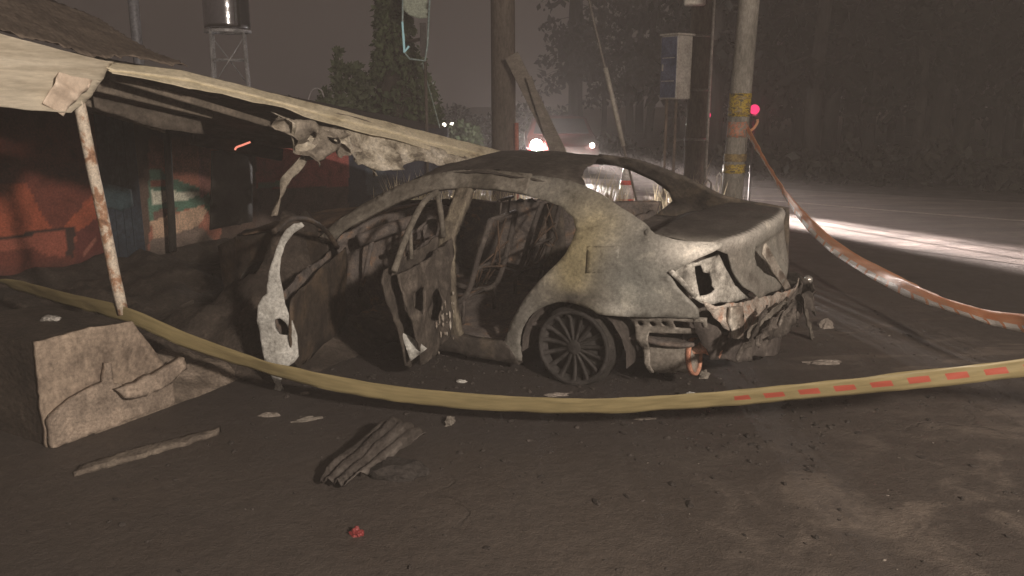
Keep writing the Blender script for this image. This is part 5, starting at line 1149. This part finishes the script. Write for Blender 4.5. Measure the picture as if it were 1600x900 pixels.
for i, (x, y) in enumerate(spots):
    j = rnd.randrange(3); o = protos[j] if not used_[j] else copy_tree(protos[j]); used_[j] = 1
    o.location = (x, y, 0); o.rotation_euler = (R(rnd.uniform(-2, 2)), R(rnd.uniform(-2, 2)), rnd.uniform(0, 6.28)); s = rnd.uniform(.85, 1.25); o.scale = (s, s, s)
    if i < len(front): lab = 'dark slender tree trunk along the front of the night forest beyond the road'
    else: lab = 'dark tree deep in the night forest beyond the road'
    tag(o, lab, 'tree', 'trees of the dark forest')
UND = leafmat('undergrowth_leaf', (.012, .012, .008), (.036, .034, .022)); bm = bmesh.new(); rnd = random.Random(5); pts = []
while len(pts) < 9000:
    x = rnd.uniform(-4, 34); y0 = interp(x, [(-4, 24.5), (0, 22.5), (5, 19.6), (9, 17.2), (14, 14.4), (22, 11), (34, 5)]); y = y0 + abs(rnd.gauss(0, 2.2)); h = (.35 + .8 * max(0, noise.noise(Vector((x * .6, y * .6, 2))) + .25)); pts.append((x, y, rnd.uniform(0, h)))
for k in range(5200):
    x = rnd.uniform(-22, 3); pts.append((x, 44 + abs(rnd.gauss(0, 3)), rnd.uniform(0, 1.0 + 1.6 * max(0, noise.noise(Vector((x * .35, 2, 6))) + .35))))
leaf_cloud(bm, pts, .26, -.3, rnd); o = build('undergrowth', bm, UND, None, False, False); tag(o, 'dark undergrowth along the far side of the road', 'undergrowth', kind='stuff')

# ---------------------------------------------------------------- debris on the forecourt
a, b_ = gr(522, 764), gr(628, 690); d = (b_ - a); dx = d.normalized(); dy = Vector((-dx.y, dx.x, 0)); ang = math.atan2(dx.y, dx.x)
scr = empty('burnt_sheet', a, ang); tag(scr, 'charred ribbed sheet lying on the ground before the car', 'scrap sheet')
L_ = d.length
def scf(u, v):
    z = .05 + .018 * math.sin(v * 2 * math.pi / .055) * (1 - .3 * u) + .10 * interp(u / L_, [(0, .1), (.6, .75), (.9, 1.0), (1.1, .2)]) * interp(v, [(-.14, .25), (0, 1), (.12, .5)]) ; return (u, v, z)
panel('sheet', [(-.02, -.10), (L_ * .5, -.12), (L_, -.14), (L_ + .06, -.04), (L_ + .03, .08), (L_ * .6, .10), (.1, .09), (-.03, .05)], scf, scr, mat('charred_sheet', [(.3, (.035, .030, .028)), (.5, (.07, .060, .054)), (.66, (.12, .106, .096)), (.8, (.24, .22, .20))], .65, .1, 10, bump=.5, stretch=(.4, 1, 1)), step=.018, thick=.006, amp=.012, ns=8, ragged=.012)
b2 = gr(640, 745); lump('ash_heap', (b2.x - .06, b2.y + .05, 0), (.16, .10, .05), mat('black_ash', [(.3, (.022, .019, .018)), (.6, (.045, .039, .036)), (.8, (.09, .08, .073))], .95, 0, 9, bump=.8), 'flat heap of black ash beside the charred ribbed sheet', 'ash heap', seed=6)
p = gr(558, 836); REDF = mat('red_fragment', [(.3, (.17, .025, .027)), (.7, (.24, .045, .045))], .5, 0, 20)
lump('red_fragment', (p.x, p.y, 0), (.028, .020, .026), REDF, 'small red plastic fragment alone on the dark asphalt', 'fragment', seed=2, rough=.6)
PALE = mat('pale_chip', [(.3, (.13, .112, .098)), (.6, (.25, .22, .195)), (.8, (.38, .35, .32))], .8, 0, 16, bump=.4)
def shard(px_, py_, sx, sy, rz, m, label, sz=.02, seed=0, name='debris_shard'):
    p = gr(px_, py_); lump(name, (p.x, p.y, 0), (sx, sy, sz), m, label, 'debris', 'pale debris on the ground', seed, rz, .6)
shard(421, 650, .055, .020, .1, PALE, 'pale flat oval chip left of the charred ribbed sheet', .014, 1)
shard(482, 657, .085, .014, .45, BURNT, 'thin grey splinter just right of the pale oval chip', .016, 2)
shard(436, 608, .020, .030, 1.0, ASHW, 'white scrap below the pale edge of the open front door', .03, 3)
shard(477, 616, .03, .012, .2, PALE, 'small white sliver under the sagging tape', .012, 4)
shard(703, 662, .045, .022, 1.1, BURNT, 'small grey twisted scrap right of the charred ribbed sheet', .03, 5)
shard(722, 597, .035, .016, .1, ASHW, 'tiny white sliver under the open rear door', .012, 6)
shard(870, 618, .07, .02, .1, PALE, 'pale ash crumbs below the rear wheel', .014, 7)
shard(1078, 617, .03, .015, .1, ASHW, 'white chip just above the tape below the silencer', .014, 8)
shard(1100, 590, .04, .025, .6, BURNT, 'crumpled grey scrap under the torn bumper', .04, 9)
shard(1290, 512, .06, .04, .3, PALE, 'pale crumpled scrap right of the torn bumper', .05, 10)
shard(1010, 655, .06, .012, .15, PALE, 'thin pale splinter in front of the tape', .008, 11)
shard(1285, 568, .12, .04, .1, PALE, 'broad pale ash clod right of the burnt car', .02, 12)
CH = mat('charcoal_bits', [(.3, (.02, .017, .016)), (.6, (.05, .042, .038)), (.8, (.14, .12, .11))], .85, 0, 18)
rnd = random.Random(33); bm = bmesh.new()
def bit(bm, p, s):
    mm = Matrix.Translation(p) @ Matrix.Rotation(rnd.uniform(0, 6.28), 4, 'Z') @ Matrix.Diagonal((s * rnd.uniform(.6, 1.8), s * rnd.uniform(.5, 1.1), s * rnd.uniform(.3, .8), 1))
    r_ = bmesh.ops.create_icosphere(bm, subdivisions=1, radius=1, matrix=mm)
    for v in r_['verts']: v.co += nzv(v.co, 30, 1) * s * .5
for k in range(1500):
    if rnd.random() < .62: u, v = rnd.uniform(-1.6, 3.6), rnd.gauss(1.0, .5); p = CO + FV * u + LV * v; p.z = 0
    else: p = Vector((rnd.uniform(-2.2, 3.6), rnd.uniform(2.2, 7.5), 0))
    p.z = .002; bit(bm, p, rnd.choice([.005, .006, .008, .010, .013, .02]))
o = build('charred_crumbs', bm, CH, None, False, False); tag(o, 'loose charred crumbs scattered over the forecourt', 'crumbs', kind='stuff')
# glass crumbs and grit on the ground right of the car
bm = bmesh.new()
for k in range(170): p = Vector((rnd.uniform(.5, 4.4), rnd.uniform(2.4, 7.5), .002)); bit(bm, p, rnd.choice([.003, .004, .005, .007]))
o = build('ash_grit', bm, PALE, None, False, False); tag(o, 'pale ash grit on the asphalt right of the car', 'grit', kind='stuff')
